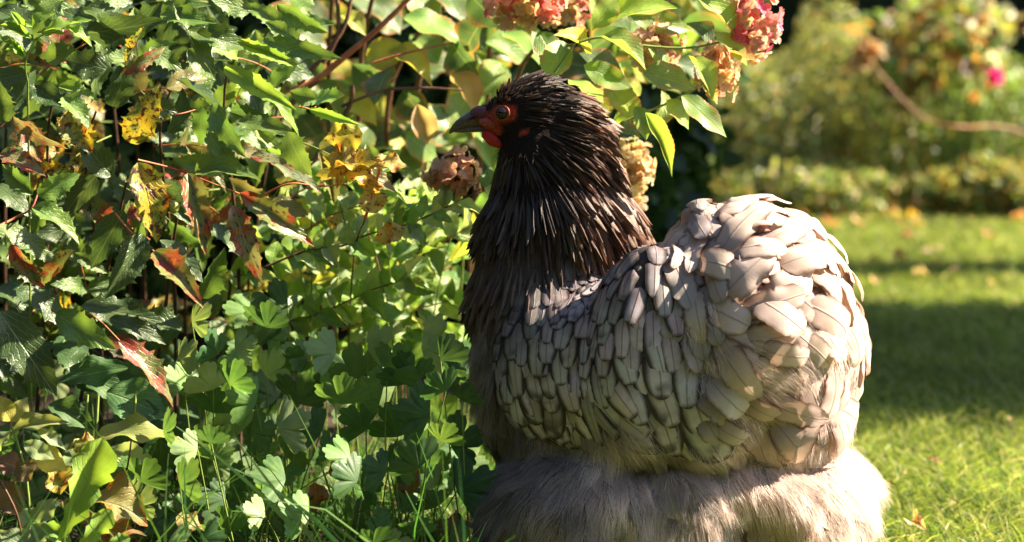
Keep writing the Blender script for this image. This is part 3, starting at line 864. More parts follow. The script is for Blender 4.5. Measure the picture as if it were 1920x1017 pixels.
for (x0, y0, x1, y1, w) in HEROW:
    a, na = hit(x0, y0); b, nb = hit(x1, y1)
    hero.append((random.choice(P_SCALE), np.array(a), np.array(na), b - a, (b - a).length * 1.05, w * S * 1.1, .10, 0, jit((.44, .385, .34), .06), 0))
place_feathers(hero, 99, 'flight_feather', 'x', M_SCALE)

# --- soft contour feathers over thigh and breast
P, N = sample(9000); px, py = PX(P)
k = below(py, px, FB + np.array((0, -12)))
P, N, px, py = P[k], N[k], px[k], py[k]
k = thin(P, np.full(len(P), 27 * S)); P, N, px, py = P[k], N[k], px[k], py[k]
D = flow3(P, N); items = []; objs = []; vis = visible(P, N)
for i in range(len(P)):
    L = random.uniform(70, 105); Wd = L * .55
    if px[i] < 930 and py[i] < 840: Wd *= .55
    objs.append((random.choice(P_SOFT), P[i], N[i], Vector(D[i]), L * S, Wd * S, random.uniform(.02, .07), random.gauss(0, .06), jit(lerp((.20, .165, .16), (.66, .56, .47), float(np.interp(px[i], [1020, 1180, 1300, 1500], [0, .45, .8, 1]))), .15), L + (1000 if vis[i] else 0)))  # cream towards the right carries sunlight in the colour; dark thigh is pigment
objs.sort(key=lambda a: -a[-1])
place_feathers(objs, 160, 'thigh_feather', 'thigh_plumage', M_SOFT)

# --- down
P, N = sample(210000); px, py = PX(P)
fl = below(py, px, FB + np.array((0, -4)) + np.interp(FB[:, :1], [1120, 1200, 1300], [0, .6, 1]) * np.array((0, -42))) & ~((px < 905) & (py < 640))
soft = ((px > 1330) & (px < 1490) & (py > 620)) | ((px > 1480) & (px < 1590) & (py > 600) & (py < 800)) | ((px > 1280) & (px < 1345) & (py > 560) & (py < 720))
k = (fl | (soft & (rng.random(len(P)) < .45))) & ~((px > 1378) & (px < 1410) & (py > 960) & (N[:, 1] < 0))
P, N, px, py, fl = P[k], N[k], px[k], py[k], fl[k]
D = flow3(P, N)
cl = np.stack([np.sin(P[:, 0] * 190 + 3 * np.sin(P[:, 2] * 120)) , np.sin(P[:, 1] * 170 + P[:, 2] * 90), np.sin(P[:, 2] * 160 + P[:, 0] * 110)], 1)
D0 = unit(D * .9 + N * rng.uniform(.25, .8, (len(P), 1)) + cl * .35 + rng.normal(0, .16, (len(P), 3)))
D1 = unit(D * 1.0 + N * rng.uniform(-.25, .22, (len(P), 1)) + cl * .38 + rng.normal(0, .17, (len(P), 3)) + np.array((0, 0, -.15)))
# the down gathers in tufts
Ci = thin(P[:6000], np.full(6000, 30 * S)); Pc, Nc, Dc = P[Ci], N[Ci], D[Ci]
Tc = Pc + Dc * 62 * S + Nc * (rng.uniform(8, 26, (len(Ci), 1)) * S)
kd = KDTree(len(Ci))
for i_, p_ in enumerate(Pc): kd.insert(p_, i_)
kd.balance()
near = np.array([kd.find(p_)[1] for p_ in P])
D1 = unit(D1 + unit(Tc[near] - P) * .95); D0 = unit(D0 + unit(Tc[near] - P) * .35)
tuft = rng.uniform(.72, 1.22, len(Ci))[near]
L = rng.uniform(30, 64, len(P)) * S * np.where(fl, 1, .9) * np.interp(py, [640, 830, 900], [.8, .8, 1])
lite = np.interp(px, [900, 1060, 1150, 1280, 1500], [.34, .44, .78, .95, 1.0])  # cream rise to the right is painted sunlight; left thigh is really darker
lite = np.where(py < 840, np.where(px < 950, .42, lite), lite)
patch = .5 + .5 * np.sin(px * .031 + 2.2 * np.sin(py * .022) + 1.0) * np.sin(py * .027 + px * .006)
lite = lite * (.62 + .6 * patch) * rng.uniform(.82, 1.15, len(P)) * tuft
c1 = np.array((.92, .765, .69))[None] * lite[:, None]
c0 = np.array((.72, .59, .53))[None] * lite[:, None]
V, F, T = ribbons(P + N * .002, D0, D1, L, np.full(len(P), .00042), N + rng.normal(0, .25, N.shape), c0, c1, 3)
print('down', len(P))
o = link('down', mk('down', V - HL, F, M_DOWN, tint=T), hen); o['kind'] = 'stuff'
# bristly tips on forehead, throat and hackle outline
P, N = sample(60000); px, py = PX(P)
k = ((py < 300) & (px < 1010) & ~((px < 1005) & (py > 190) & (py < 285) & (np.abs(N[:, 1]) > .3)) & ~((px < 900) & (py > 200) & (py < 262)))
P, N, px, py = P[k][:1300], N[k][:1300], px[k][:1300], py[k][:1300]
D = flow3(P, N)
D0 = unit(D * .5 + N * .9 + rng.normal(0, .25, P.shape)); D1 = unit(D + N * .4 + rng.normal(0, .3, P.shape))
c = np.array((.05, .036, .03))[None] * rng.uniform(.5, 2.0, (len(P), 1))
V, F, T = ribbons(P, D0, D1, rng.uniform(8, 24, len(P)) * S, np.full(len(P), .0007), N + rng.normal(0, .4, N.shape), c, c * 1.5, 2)
o = link('head_bristles', mk('head_bristles', V - HL, F, M_DOWN, tint=T), hen); o['kind'] = 'stuff'

P, N = sample(90000); px, py = PX(P)
k = (px > 888) & (px < 1005) & (py > 195) & (py < 285) & (np.hypot(px - 945, py - 213) > 17)
P, N = P[k][:420], N[k][:420]; D = flow3(P, N)
D0 = unit(D + N * .4 + rng.normal(0, .2, P.shape)); c = np.tile((.02, .014, .012), (len(P), 1))
V, F, T = ribbons(P, D0, D0, rng.uniform(5, 12, len(P)) * S, np.full(len(P), .0005), N, c, c, 2)
o = link('face_bristles', mk('face_bristles', V - HL, F, M_DOWN, tint=T), hen); o['kind'] = 'stuff'
# --- beak, eye, wattles, ear lobe, comb
def loft(name, secs, mat, parent, sides=14, color=(1, 1, 1)):
    """secs: (px,py,dz, ry, rz) ring centres, vertical radius ry, depth radius rz in px; rings lie across the beak"""
    V, F = [], []
    for (cx, cy, cz, ry, rz) in secs:
        c = W(cx, cy, cz * S)
        for k in range(sides):
            a = 2 * math.pi * k / sides
            V.append(tuple(c + Vector((0.35 * math.sin(a) * ry * S * -.6, math.cos(a) * rz * S, math.sin(a) * ry * S))))
    n = len(secs)
    for j in range(n - 1):
        for k in range(sides):
            F.append((j * sides + k, j * sides + (k + 1) % sides, (j + 1) * sides + (k + 1) % sides, (j + 1) * sides + k))
    V = np.array(V) - np.array(parent.location)
    o = link(name, mk(name, V, F, mat), parent); o.color = (*color, 1)
    return o
nt = NT('horn')
b_, _ = nt.tintc(); g_ = nt.n('NewGeometry').outputs['Position']; n_ = nt.noise(g_, 260, 4, .6)
M_HORN = nt.out(principled(nt, nt.mix(nt.ramp(n_, .4, .7), b_, nt.mix(1, b_, (2.2, 1.8, 1.2), 'MULTIPLY')), .28, .5, n_, .3, .0006))
nt = NT('comb skin')
b_, _ = nt.tintc(); g_ = nt.n('NewGeometry').outputs['Position']; n_ = nt.noise(g_, 700, 4, .6)
p_ = principled(nt, nt.mix(nt.ramp(n_, .35, .7), b_, nt.mix(1, b_, (.6, .45, .45), 'MULTIPLY')), .42, .45, n_, .7, .0009)
tr_ = nt.n('BsdfTranslucent'); nt.l(b_, tr_.inputs[0]); mx_ = nt.n('MixShader'); mx_.inputs[0].default_value = .3
nt.l(p_, mx_.inputs[1]); nt.l(tr_.outputs[0], mx_.inputs[2]); M_COMB = nt.out(mx_.outputs[0])
def simple(name, col, rough, spec=.5, coat=0):
    nt = NT(name); return nt.out(principled(nt, col, rough, spec, coat=coat))
M_EYE = simple('dark iris', (.022, .009, .005), .12, .4)
M_PUP = simple('pupil', (.002, .002, .002), .1, .5)
bk = loft('upper_beak', [(915, 222, 60, 17, 18), (900, 221, 60, 19, 16), (885, 225, 60, 17, 13), (870, 230, 60, 13.5, 10.5), (858, 235.5, 60, 10, 8), (850, 241, 60, 7, 5.4), (844, 247, 60, 3.8, 3), (842, 251, 60, .8, .8)], M_HORN, hen, color=(.060, .045, .042))
loft('cere', [(918, 219, 60, 20, 22), (902, 218, 60, 20.5, 18), (890, 221, 60, 18.5, 15), (884, 223, 60, 15, 12)], M_COMB, hen, color=(.20, .05, .04))
loft('lower_beak', [(915, 242, 60, 6, 14), (897, 242, 60, 6.5, 11), (880, 243, 60, 6, 8.5), (865, 245, 60, 4.4, 6), (854, 246.5, 60, 2.2, 3.4), (851, 247, 60, .5, .5)], M_HORN, hen, color=(.07, .055, .045))
loft('nostril', [(895, 217, 42, .4, 1), (891, 218, 43, 2.4, 2.5), (884, 221, 45, 2.6, 2.5), (879, 224, 48, .4, 1)], M_PUP, bk and hen, 8)
def blob(name, c, r, mat, parent, color=(1, 1, 1), rot=0, sub=3, lump=0):
    bm = bmesh.new(); bmesh.ops.create_icosphere(bm, subdivisions=sub, radius=1)
    for v in bm.verts:
        if lump: v.co *= 1 + lump * math.sin(v.co.x * 7 + 1) * math.sin(v.co.z * 6) * math.cos(v.co.y * 5)
        v.co = Vector((v.co.x * r[0] * S, v.co.y * r[2] * S, v.co.z * r[1] * S))
    bm.transform(Matrix.Rotation(R(rot), 4, 'Y'))
    V = [tuple(v.co) for v in bm.verts]; F = [tuple(v.index for v in f.verts) for f in bm.faces]; bm.free()
    o = put(name, mk(name, V, F, mat), Matrix.Translation(c), parent); o.color = (*color, 1)
    return o
e, en = hit(945, 213)
for sgn in (1, -1):
    c = e.copy(); n = en.copy()
    mid = W(945, 213, 60 * S).y
    if sgn < 0: c.y = 2 * mid - e.y; n.y = -n.y
    ey = blob('eye', c + n * .0015, (13, 13, 13), M_EYE, hen, sub=4)
    pu = blob('pupil', Vector((0, 0, 0)), (5.6, 5.6, 2.6), M_PUP, None)
    pu.parent = ey; pu.location = n * (12.0 * S)
    # eyelid ring
    V, F = [], []
    x = n.cross(Vector((0, 0, 1))).normalized(); z = x.cross(n)
    for i in range(32):
        a = i / 32 * 2 * math.pi
        cc = c + n * (.0048 - .001 * abs(math.sin(a))) + x * math.cos(a) * 14.5 * S + z * math.sin(a) * 12.5 * S
        r_ = (x * math.cos(a) + z * math.sin(a))
        for j in range(8):
            b = j / 8 * 2 * math.pi
            V.append(tuple(cc + (r_ * math.cos(b) * 1.5 + n * math.sin(b)) * 1.9 * S))
    F = [(i * 8 + j, i * 8 + (j + 1) % 8, ((i + 1) % 32) * 8 + (j + 1) % 8, ((i + 1) % 32) * 8 + j) for i in range(32) for j in range(8)]
    o = link('eyelid', mk('eyelid', np.array(V) - HL, F, M_COMB), hen); o.color = (.36, .10, .05, 1)
    dy = (W(0, 0, 0).y - 0)
    yy = lambda q: (mid - q * S * sgn)
    def at(px, py, q):
        p = W(px, py, 60 * S - q * S); 
        if sgn < 0: p.y = 2 * mid - p.y
        return p
    blob('wattle', at(922, 262, 20), (24, 11, 5), M_COMB, hen, (.62, .03, .015), 38, lump=.1)
    blob('ear_lobe', at(983, 248, 36), (14, 6, 5), M_COMB, hen, (.16, .055, .038), -22, lump=.12)
    blob('cheek', at(915, 232, 24), (18, 9, 7), M_COMB, hen, (.46, .09, .05), 18, lump=.22)
blob('comb', W(899, 205, 60 * S), (15, 4.5, 6), M_COMB, hen, (.13, .035, .035), -32, lump=.25)
# --- legs and toes
M_LEG = simple('scaly leg skin', (.12, .10, .085), .5)
for (lx, ld) in ((1330, -.02), (1255, .12)):
    top = W(lx, 1020, ld); bot = Vector((top.x, top.y, .012))
    lg = tube('leg', [top, (top + bot) / 2 + Vector((.006, 0, 0)), bot], .011, .008, M_LEG, hen, 10)
    for a, l_ in ((180, .075), (145, .062), (215, .062), (10, .035)):
        t = bot + Vector((math.cos(R(a)) * l_, math.sin(R(a)) * l_, -.006))
        o = tube('toe', [bot, (bot + t) / 2 + Vector((0, 0, .006)), t], .0065, .0035, M_LEG, hen, 8)

# ================================================================== PLANTS IN THE BED
GREEN = (.085, .150, .030); DARKG = (.040, .085, .024); MIDG = (.12, .21, .04); LIME = (.20, .33, .05); PALEG = (.27, .35, .17); YEL = (.46, .42, .07); PINKG = (.26, .17, .12)
def leaf_px(plant, x0, y0, x1, y1, w, d, pool, color, dd=0.0, face=None, name='leaf', curl=None):
    A = W(x0, y0, d); B = W(x1, y1, d + dd)
    if face is None:
        face = (random.gauss(0.25, .5), -1.0, random.gauss(.55, .4))
    n = Vector(face)
    M = frame(A, B - A, n, (B - A).length * 1.05, w * S * (2.2 + d) / 2.2 * 1.1)
    return put(name, random.choice(pool), M, plant, jit(color, .15))
def plant(kind, px, d, label, cat, group=None, z=0.03):
    p = W(px, 800, d); e = empty(kind, (p.x, p.y, z)); tag(e, label, cat, group)
    return e

# ---------- spiny-leaved evergreen shrub: hand-placed leaves
mah = plant('spiny_evergreen_shrub', 200, .12, 'glossy evergreen shrub with large spiny leaves blotched yellow and red at the left', 'shrub')
C = {'g': (DARKG, 'g'), 'G': (GREEN, 'g'), 'l': (LIME, 'g'), 'L': (MIDG, 'g'), 'y': ((.13, .19, .035), 'y'), 'r': ((.13, .15, .04), 'r'), 'p': ((.17, .17, .09), 'r')}  # lime 'l' is for backlit leaves, backlight held in the green
HL_ = '''20 222 120 278 40 p 0|12 220 65 135 42 g 2|5 232 -5 150 40 G 0|0 288 82 326 44 p 0|62 365 2 308 40 L 0|70 365 148 328 46 L -1|60 390 150 452 52 L -1|-2 425 98 486 54 G 0
20 458 82 540 38 r 0|140 470 76 532 34 r 1|140 475 200 512 26 G 1|258 305 296 450 78 y -1|232 395 172 500 60 g 1|268 440 202 556 62 g 0|352 325 386 472 52 r -1|436 385 488 526 50 p -1
288 472 376 568 54 r -2|300 450 378 525 50 g 0|365 322 482 330 52 L 0|450 362 586 458 46 r -1|470 292 602 346 42 p 0|0 585 102 736 92 g -1|106 588 210 652 62 L -1|222 640 326 756 58 r -2
205 598 312 640 38 g 0|152 575 300 600 58 g 1|30 545 140 610 60 g 2|490 78 634 108 38 G -1|444 76 568 128 26 l -1|520 8 610 60 42 L -1|300 28 402 42 44 L 0|302 22 390 8 40 L 1
165 62 300 42 62 g 1|244 268 296 168 66 y 0|130 205 168 286 64 y 1|40 232 78 302 52 r 2|-5 128 106 124 38 r 2|238 122 266 54 34 y 0|230 138 312 88 28 r -1|328 14 402 142 46 G 0
350 56 470 92 52 G 0|352 92 404 148 46 G 1|420 128 548 202 40 l 0|470 150 562 248 46 l 1|398 195 452 292 44 L -1|378 200 376 272 36 L 0|440 228 548 246 38 G 0|432 210 562 262 34 g 1
540 248 578 332 58 L -1|586 188 642 178 46 l -1|580 205 672 234 20 l -1|592 186 545 172 38 G 0|110 162 184 188 30 l 0|118 182 166 238 46 L -1|205 60 120 20 60 g 1|-5 20 90 75 60 g 2
110 0 60 70 50 L 1|60 88 0 60 44 g 1|200 130 120 110 60 g 2|210 200 240 130 60 g 1|330 150 410 200 50 g 1|315 250 345 170 50 g 1|300 350 360 420 50 g 2|180 330 120 400 60 g 2
90 330 180 370 50 g 3|210 330 150 260 60 g 3|400 420 460 480 46 g 2|380 560 420 470 48 G 2|140 420 60 450 46 g 3|-5 540 60 600 70 g 2|250 560 170 640 60 g 2|420 320 330 300 44 L 1
500 170 560 120 40 L 0|560 90 500 40 40 L 0|470 20 400 0 42 L 0|280 90 340 130 40 L 0|255 190 330 210 50 g 0|390 250 450 330 40 G 1|560 320 500 280 40 l 0|480 240 530 320 40 L 1
-10 350 60 400 50 g 2|100 560 20 520 60 g 3|340 620 250 590 50 g 2|-10 660 50 740 60 g 3|110 660 180 720 50 g 3|160 20 235 70 50 G 1|240 10 180 -20 50 G 2|60 160 120 200 50 g 2'''
for row in HL_.replace('\n', '|').split('|'):
    q = row.split(); x0, y0, x1, y1, w = map(float, q[:5]); c, key = C[q[5]]; k = int(q[6])
    leaf_px(mah, x0, y0, x1, y1, w, -.02 + .05 * k + random.uniform(-.012, .012), MAH[key], c, dd=random.uniform(-.035, .02))
for pts, r in (([(-10, 428), (30, 408), (58, 392), (70, 366)], 2.6), ([(258, 300), (330, 318), (400, 345), (480, 375)], 2.4), ([(215, 400), (250, 440), (300, 480)], 2.4), ([(120, 600), (170, 590), (225, 640)], 2.2),
               ([(0, 240), (12, 226), (30, 195)], 2), ([(560, 200), (585, 205), (592, 200)], 2), ([(480, 375), (540, 345), (600, 350), (640, 345)], 2.2), ([(300, 210), (330, 215), (370, 205)], 2)):
    tube('stem', [W(a, b, .0 + random.uniform(-.01, .01)) for a, b in pts], r * S, r * .6 * S, M_RED, mah)
for k, (a, b, c_, d_) in enumerate(((60, 760, 90, 250), (190, 770, 160, 300), (330, 800, 300, 260), (450, 780, 420, 200), (120, 780, 220, 420), (260, 780, 330, 420))):
    tube('trunk', [W(a, 900, .2), W((a + c_) / 2 + 12, (b + d_) / 2, .18), W(c_, d_, .12), W(c_ + 20, d_ - 90, .1)], 5 * S, 2 * S, M_BARK, mah, color=(.45, .45, .4))
# light green serrated sprig at the upper left
sprig = plant('rose_sprig', 50, -.06, 'pale green serrated rose sprig poking up in the upper left corner', 'shrub shoot')
for r_ in ((62, 50, 8, 36, 18), (62, 56, 100, 22, 20), (80, 60, 168, 36, 22), (120, 50, 172, 84, 24), (60, 72, 0, 44, 18), (48, 60, 20, 20, 14), (68, 62, 120, 62, 16), (50, 100, 10, 92, 16), (50, 110, 22, 74, 14), (30, 84, 2, 70, 14)):
    leaf_px(sprig, *r_, -.06, SMALL, LIME)
tube('stem', [W(52, 155, -.04), W(48, 115, -.06), W(70, 72, -.06), (W(110, 58, -.06))], 2 * S, 1.2 * S, M_GREENSTEM, sprig)
tube('stem', [W(52, 155, -.04), W(56, 500, .05), W(60, 900, .1)], 2.4 * S, 2 * S, M_GREENSTEM, sprig)

# ---------- random pinnate sprays further back (second and third evergreen)
def spray(pl, x, y, d, ang, ln, n, c, key='g', wl=(70, 36)):
    """rachis in the picture plane with pairs of leaflets"""
    e = Vector((math.cos(R(ang)), 0, 0)) ; px, py = x, y
    pts = [(x + ln * t * math.cos(R(ang)) , y - ln * t * math.sin(R(ang)) + 25 * t * t) for t in (0, .33, .66, 1)]
    tube('stem', [W(a, b, d - .04 * i / 3) for i, (a, b) in enumerate(pts)], 2 * S, 1 * S, M_RED if random.random() < .5 else M_GREENSTEM, pl, 5)
    for i in range(n):
        t = (i + 1) / n; j = t * 3; a = pts[min(3, int(j))]; b = pts[min(3, int(j) + 1)]; f = j - int(j)
        bx, by = a[0] * (1 - f) + b[0] * f, a[1] * (1 - f) + b[1] * f
        for sg in ((1, -1) if i < n - 1 else (0,)):
            an = R(ang + sg * random.uniform(45, 75)); l_ = wl[0] * random.uniform(.75, 1.2)
            leaf_px(pl, bx, by, bx + l_ * math.cos(an), by - l_ * math.sin(an) + l_ * .25, wl[1] * random.uniform(.85, 1.2), d - .04 * t, MAH[key], c, dd=random.uniform(-.04, .03))
mb = plant('spiny_evergreen_shrub', 330, .42, 'darker spiny evergreen shrub set back behind the blotched one', 'shrub')
for k in range(40):
    x = random.uniform(-60, 560); y = random.uniform(-70, 700 - max(0, x - 250) * .8)
    spray(mb, x, y, random.uniform(.22, .55), random.uniform(-40, 220), random.uniform(90, 150), 3, random.choice((DARKG, DARKG, GREEN, GREEN, MIDG)), wl=(92, 46), key=random.choice('gggggry'))
for k in range(22):
    x = random.uniform(-40, 540); y = random.uniform(20, 640 - max(0, x - 250) * .8)
    spray(mb, x, y, random.uniform(.10, .24), random.uniform(-40, 220), random.uniform(80, 130), 2, random.choice((MIDG, GREEN, (.16, .25, .05), (.16, .14, .05))), wl=(84, 42), key=random.choice('ggggggyr'))
for k in range(9):
    x = random.uniform(-20, 560); 
    tube('trunk', [W(x, 980, .5), W(x + random.uniform(-40, 40), 600, .45), W(x + random.uniform(-90, 90), 150, .4)], 6 * S, 3 * S, M_BARK, mb, color=(.4, .4, .4))

# dense shaded shrubs closing the back of the bed
# ---------- hydrangea
hyd = plant('hydrangea_shrub', 760, .75, 'autumn hydrangea with pink and cream flower heads arching over the hen', 'shrub')
HY = '''1110 58 1268 2 52 l 0|1180 28 1296 56 46 L 1|1304 -6 1384 64 60 l 0|1128 70 1212 122 54 L 0|1095 122 1184 166 44 L 0|1206 138 1304 164 64 L 0|1288 108 1342 178 40 l 0|1278 180 1360 253 48 L -1
1210 212 1262 326 32 l -1|1250 188 1292 240 44 l 0|1150 248 1206 256 34 g 0|1112 52 1160 -14 44 l 0|756 34 880 82 66 L 1|686 112 762 88 60 y 1|728 96 812 156 54 y 1|640 28 688 62 40 y 1
508 8 578 48 44 o 1|782 196 804 272 46 p 0|848 138 892 212 58 o 1|752 212 872 234 66 L 2|646 188 706 232 54 y 1|910 80 992 112 66 L 1|944 62 1012 114 60 L 1|730 130 700 190 66 d 1|756 170 800 226 64 d 1
850 84 892 140 66 d 1|905 40 870 96 60 d 0|880 -10 940 50 66 d 0|980 -30 930 20 60 L 1|760 -20 830 40 70 L 2|830 -20 870 40 60 g 2|660 120 740 170 60 d 2|590 150 640 230 50 g 2|700 0 750 60 60 g 3
560 0 620 60 50 g 3|1010 60 1050 130 50 L 1|1060 80 1020 150 54 L 1|1070 150 1130 190 54 l 1|1110 170 1100 240 50 l 1|1150 170 1200 230 50 l 1|1180 60 1120 20 50 g 1|1330 90 1290 40 44 g 1|1240 20 1190 80 50 g 2
1345 60 1400 120 40 l 0|1360 95 1420 115 30 o 0|830 200 800 260 50 g 2|690 240 640 300 60 g 2|760 250 820 300 60 L 2|880 180 840 240 60 L 2|1100 100 1050 60 46 y 1|1350 20 1330 -30 50 l 1|1400 -10 1440 40 40 g 1
740 300 800 360 50 g 2|820 120 770 60 60 L 3|940 120 900 180 60 L 2|620 250 580 320 50 g 3|1160 130 1090 100 50 g 2|1200 180 1150 150 44 y 2|1000 20 1060 40 50 o 2|1240 170 1230 250 36 l 1|1300 150 1345 190 40 y 1
1170 195 1140 250 44 l 1|1190 200 1215 262 36 L 0|1090 190 1140 220 46 y 1|1215 90 1260 130 44 L 1|1030 110 1000 60 50 L 2|1150 80 1190 110 44 l 1|690 330 640 280 50 g 3|560 100 610 160 50 g 3|520 120 580 180 50 d 3'''
CH = {'l': (.30, .41, .06), 'L': (.17, .28, .05), 'g': (.08, .15, .035), 'd': (.035, .085, .03), 'y': (.44, .42, .06), 'o': (.38, .22, .06), 'p': (.32, .20, .12)}  # lime 'l' lightened as if sunlit, 'd' darkened for leaves in shade
for row in HY.replace('\n', '|').split('|'):
    q = row.split(); x0, y0, x1, y1, w = map(float, q[:5]); k = int(q[6])
    dep = (.10 if x0 > 1000 else .34) + .07 * k
    fc = (random.uniform(.1, .9), -1.0, random.uniform(.0, 1.1)) if q[5] != 'd' else (-.6, -1, .1)
    leaf_px(hyd, x0, y0, x1, y1, w, dep + random.uniform(-.02, .02), SER, CH[q[5]], dd=random.uniform(-.05, .03), face=fc)
for k in range(120):
    x = random.uniform(480, 1340); y = random.uniform(-60, 330) if x < 900 else random.uniform(-60, 150)
    an = random.uniform(-.5, 3.6); l_ = random.uniform(70, 120)
    leaf_px(hyd, x, y, x + l_ * math.cos(an), y + l_ * abs(math.sin(an)) * .8, random.uniform(45, 68), random.uniform(.55, .95), SER, random.choice((CH['L'], CH['g'], CH['d'], CH['g'], CH['y'])), dd=random.uniform(-.08, .08), face=(random.uniform(-.3, .9), -1, random.uniform(-.2, 1.2)))
for pts, r0, r1, m in (([(545, 172), (590, 152), (640, 112), (700, 62), (745, 20), (775, -10)], 8, 5, M_RED), ([(570, 330), (610, 270), (655, 200), (660, 160)], 7, 5, M_BARK), ([(606, 120), (632, 70), (634, 20), (630, -20)], 5, 4, M_BARK),
                       ([(560, 160), (640, 60), (660, -10)], 6, 4, M_BARK), ([(700, 118), (760, 100), (850, 80)], 3, 2, M_RED), ([(640, 200), (720, 170), (800, 165), (870, 170)], 4, 2, M_BARK), ([(500, 260), (560, 180), (600, 150)], 8, 6, M_BARK),
                       ([(1040, 136), (1065, 100), (1080, 80)], 2.4, 2, M_GREENSTEM), ([(1165, 232), (1200, 215), (1260, 190), (1330, 150)], 3, 2.2, M_GREENSTEM), ([(1085, 80), (1130, 70), (1200, 85), (1290, 90), (1370, 75)], 3, 2.4, M_GREENSTEM)):
    tube('stem', [W(a, b, (.34 if a < 900 else .13)) for a, b in pts], r0 * S, r1 * S, m, hyd)
for x in (640, 700, 760, 830, 900):
    tube('trunk', [W(x, 860, .8), W(x - 20, 500, .75), W(x + random.uniform(-80, 40), 150, .6), W(x + random.uniform(-80, 150), -40, .5)], 10 * S, 5 * S, M_BARK, hyd)
tube('trunk', [W(900, 400, .7), W(980, 120, .4), W(1080, 85, .14)], 8 * S, 3 * S, M_BARK, hyd)
# florets: four sepals each
def floret_mesh(seed):
    r = random.Random(seed); V, UV, F = [], [], []
    for k in range(4):
        a = k * math.pi / 2 + r.uniform(-.2, .2); up = r.uniform(.15, .6); sz = r.uniform(.85, 1.15); b = len(V)
        for j, v in enumerate((0, .3, .6, .85, 1)):
            w = (.06, .34, .46, .36, .1)[j] * sz
            for i, u in enumerate((-1, 0, 1)):
                lx, ly = u * w * .5, v * .5 * sz; z = up * ly * .8 + .10 * abs(u) * v - .12 * v * v
                V.append((lx * math.cos(a) - ly * math.sin(a), lx * math.sin(a) + ly * math.cos(a), z)); UV.append((.5 + u * .45, v))
        for j in range(4):
            for i in range(2): F.append((b + j * 3 + i, b + j * 3 + i + 1, b + j * 3 + i + 4, b + j * 3 + i + 3))
    return mk('floret', V, F, M_PET, UV)
FLO = [floret_mesh(i) for i in range(5)]
def flower_head(pl, cx, cy, d, rx, ry, rd, cols, n=60, size=36, label=None):
    c = W(cx, cy, d); core = blob('flower_head', c, (rx * .6, ry * .6, rd * .6), M_GREENSTEM, pl, (.5, .35, .2), sub=2)
    if label: core['label'] = label
    for k in range(n):
        v = unit(rng.normal(0, 1, 3)); 
        if v[1] > .35: v[1] *= -1
        v = unit(v)
        p = Vector((v[0] * rx * S, v[1] * rd * S, v[2] * ry * S)) * random.uniform(.55, 1.22)
        nn = (Vector(v) + Vector(rng.normal(0, .35, 3))).normalized()
        M = frame(p, nn.orthogonal(), nn, size * S, size * S)
        M = M @ Matrix.Rotation(random.uniform(0, 6.3), 4, 'Z')
        o = link('floret', random.choice(FLO), core); o.matrix_basis = M; o.color = (*jit(random.choice(cols), .2), 1)
PK = [(.70, .28, .30), (.74, .42, .36), (.68, .5, .38), (.70, .26, .34), (.62, .52, .32)]
flower_head(hyd, 985, 5, .2, 70, 42, 50, [(.66, .20, .22), (.68, .34, .32), (.62, .46, .24), (.68, .16, .22), (.6, .5, .25), (.7, .5, .42)], 60, 46, 'pink and yellow hydrangea flower head above the hen')
flower_head(hyd, 1415, 48, .12, 46, 66, 50, PK + [(.70, .13, .25)], 70, 38, 'bright pink flower head at the tip of the arching branch')
flower_head(hyd, 1228, 88, .2, 48, 50, 45, [(.56, .36, .28), (.62, .46, .33), (.46, .28, .22)], 50, 38, 'dusky beige hydrangea flower head')
flower_head(hyd, 1348, 128, .16, 38, 55, 40, [(.62, .32, .22), (.66, .44, .30), (.6, .5, .3)], 46, 36, 'salmon coloured hydrangea flower head')
flower_head(hyd, 1190, 322, .3, 36, 62, 40, [(.60, .52, .32), (.55, .44, .28), (.6, .46, .30)], 50, 38, 'cream flower head behind the hen neck')
flower_head(hyd, 852, 326, .16, 48, 44, 40, [(.54, .34, .26), (.60, .42, .28), (.54, .28, .24)], 60, 34, 'dusky pink brown flower head under the beak')
flower_head(hyd, 1060, 20, .3, 46, 44, 40, [(.5, .34, .2), (.5, .2, .16), (.5, .42, .18)], 40, 36)
tube('stem', [W(1190, 300, .3), W(1185, 200, .3), W(1160, 120, .3)], 3 * S, 3 * S, M_GREENSTEM, hyd)
tube('stem', [W(852, 330, .2), W(870, 420, .3), W(860, 600, .5)], 3 * S, 3 * S, M_GREENSTEM, hyd)

# ---------- low red-stemmed shrub with small leaves
low = plant('small_leaved_shrub', 640, .12, 'low shrub with red brown twigs and small oval leaves in front of the hydrangea', 'shrub')
TW = [([(440, 612), (500, 603), (560, 600), (630, 575), (700, 543), (765, 524)], .02), ([(500, 500), (580, 468), (640, 462), (690, 440), (750, 425), (810, 402), (870, 372), (908, 352)], .0),
      ([(440, 520), (520, 492), (600, 462), (665, 455)], .05), ([(600, 700), (640, 655), (700, 640)], .1), ([(560, 440), (620, 405), (680, 385), (720, 378)], .12), ([(770, 480), (820, 460), (870, 430)], .1),
      ([(690, 395), (706, 340), (716, 290)], .08), ([(520, 400), (560, 360), (620, 345), (700, 350)], .1), ([(640, 620), (720, 590), (800, 575), (860, 560)], .15), ([(740, 540), (800, 520), (850, 500)], .2), ([(560, 560), (650, 520), (760, 495)], .2)]
SC = [MIDG, LIME, PALEG, PALEG, (.11, .2, .07), (.15, .27, .06)]
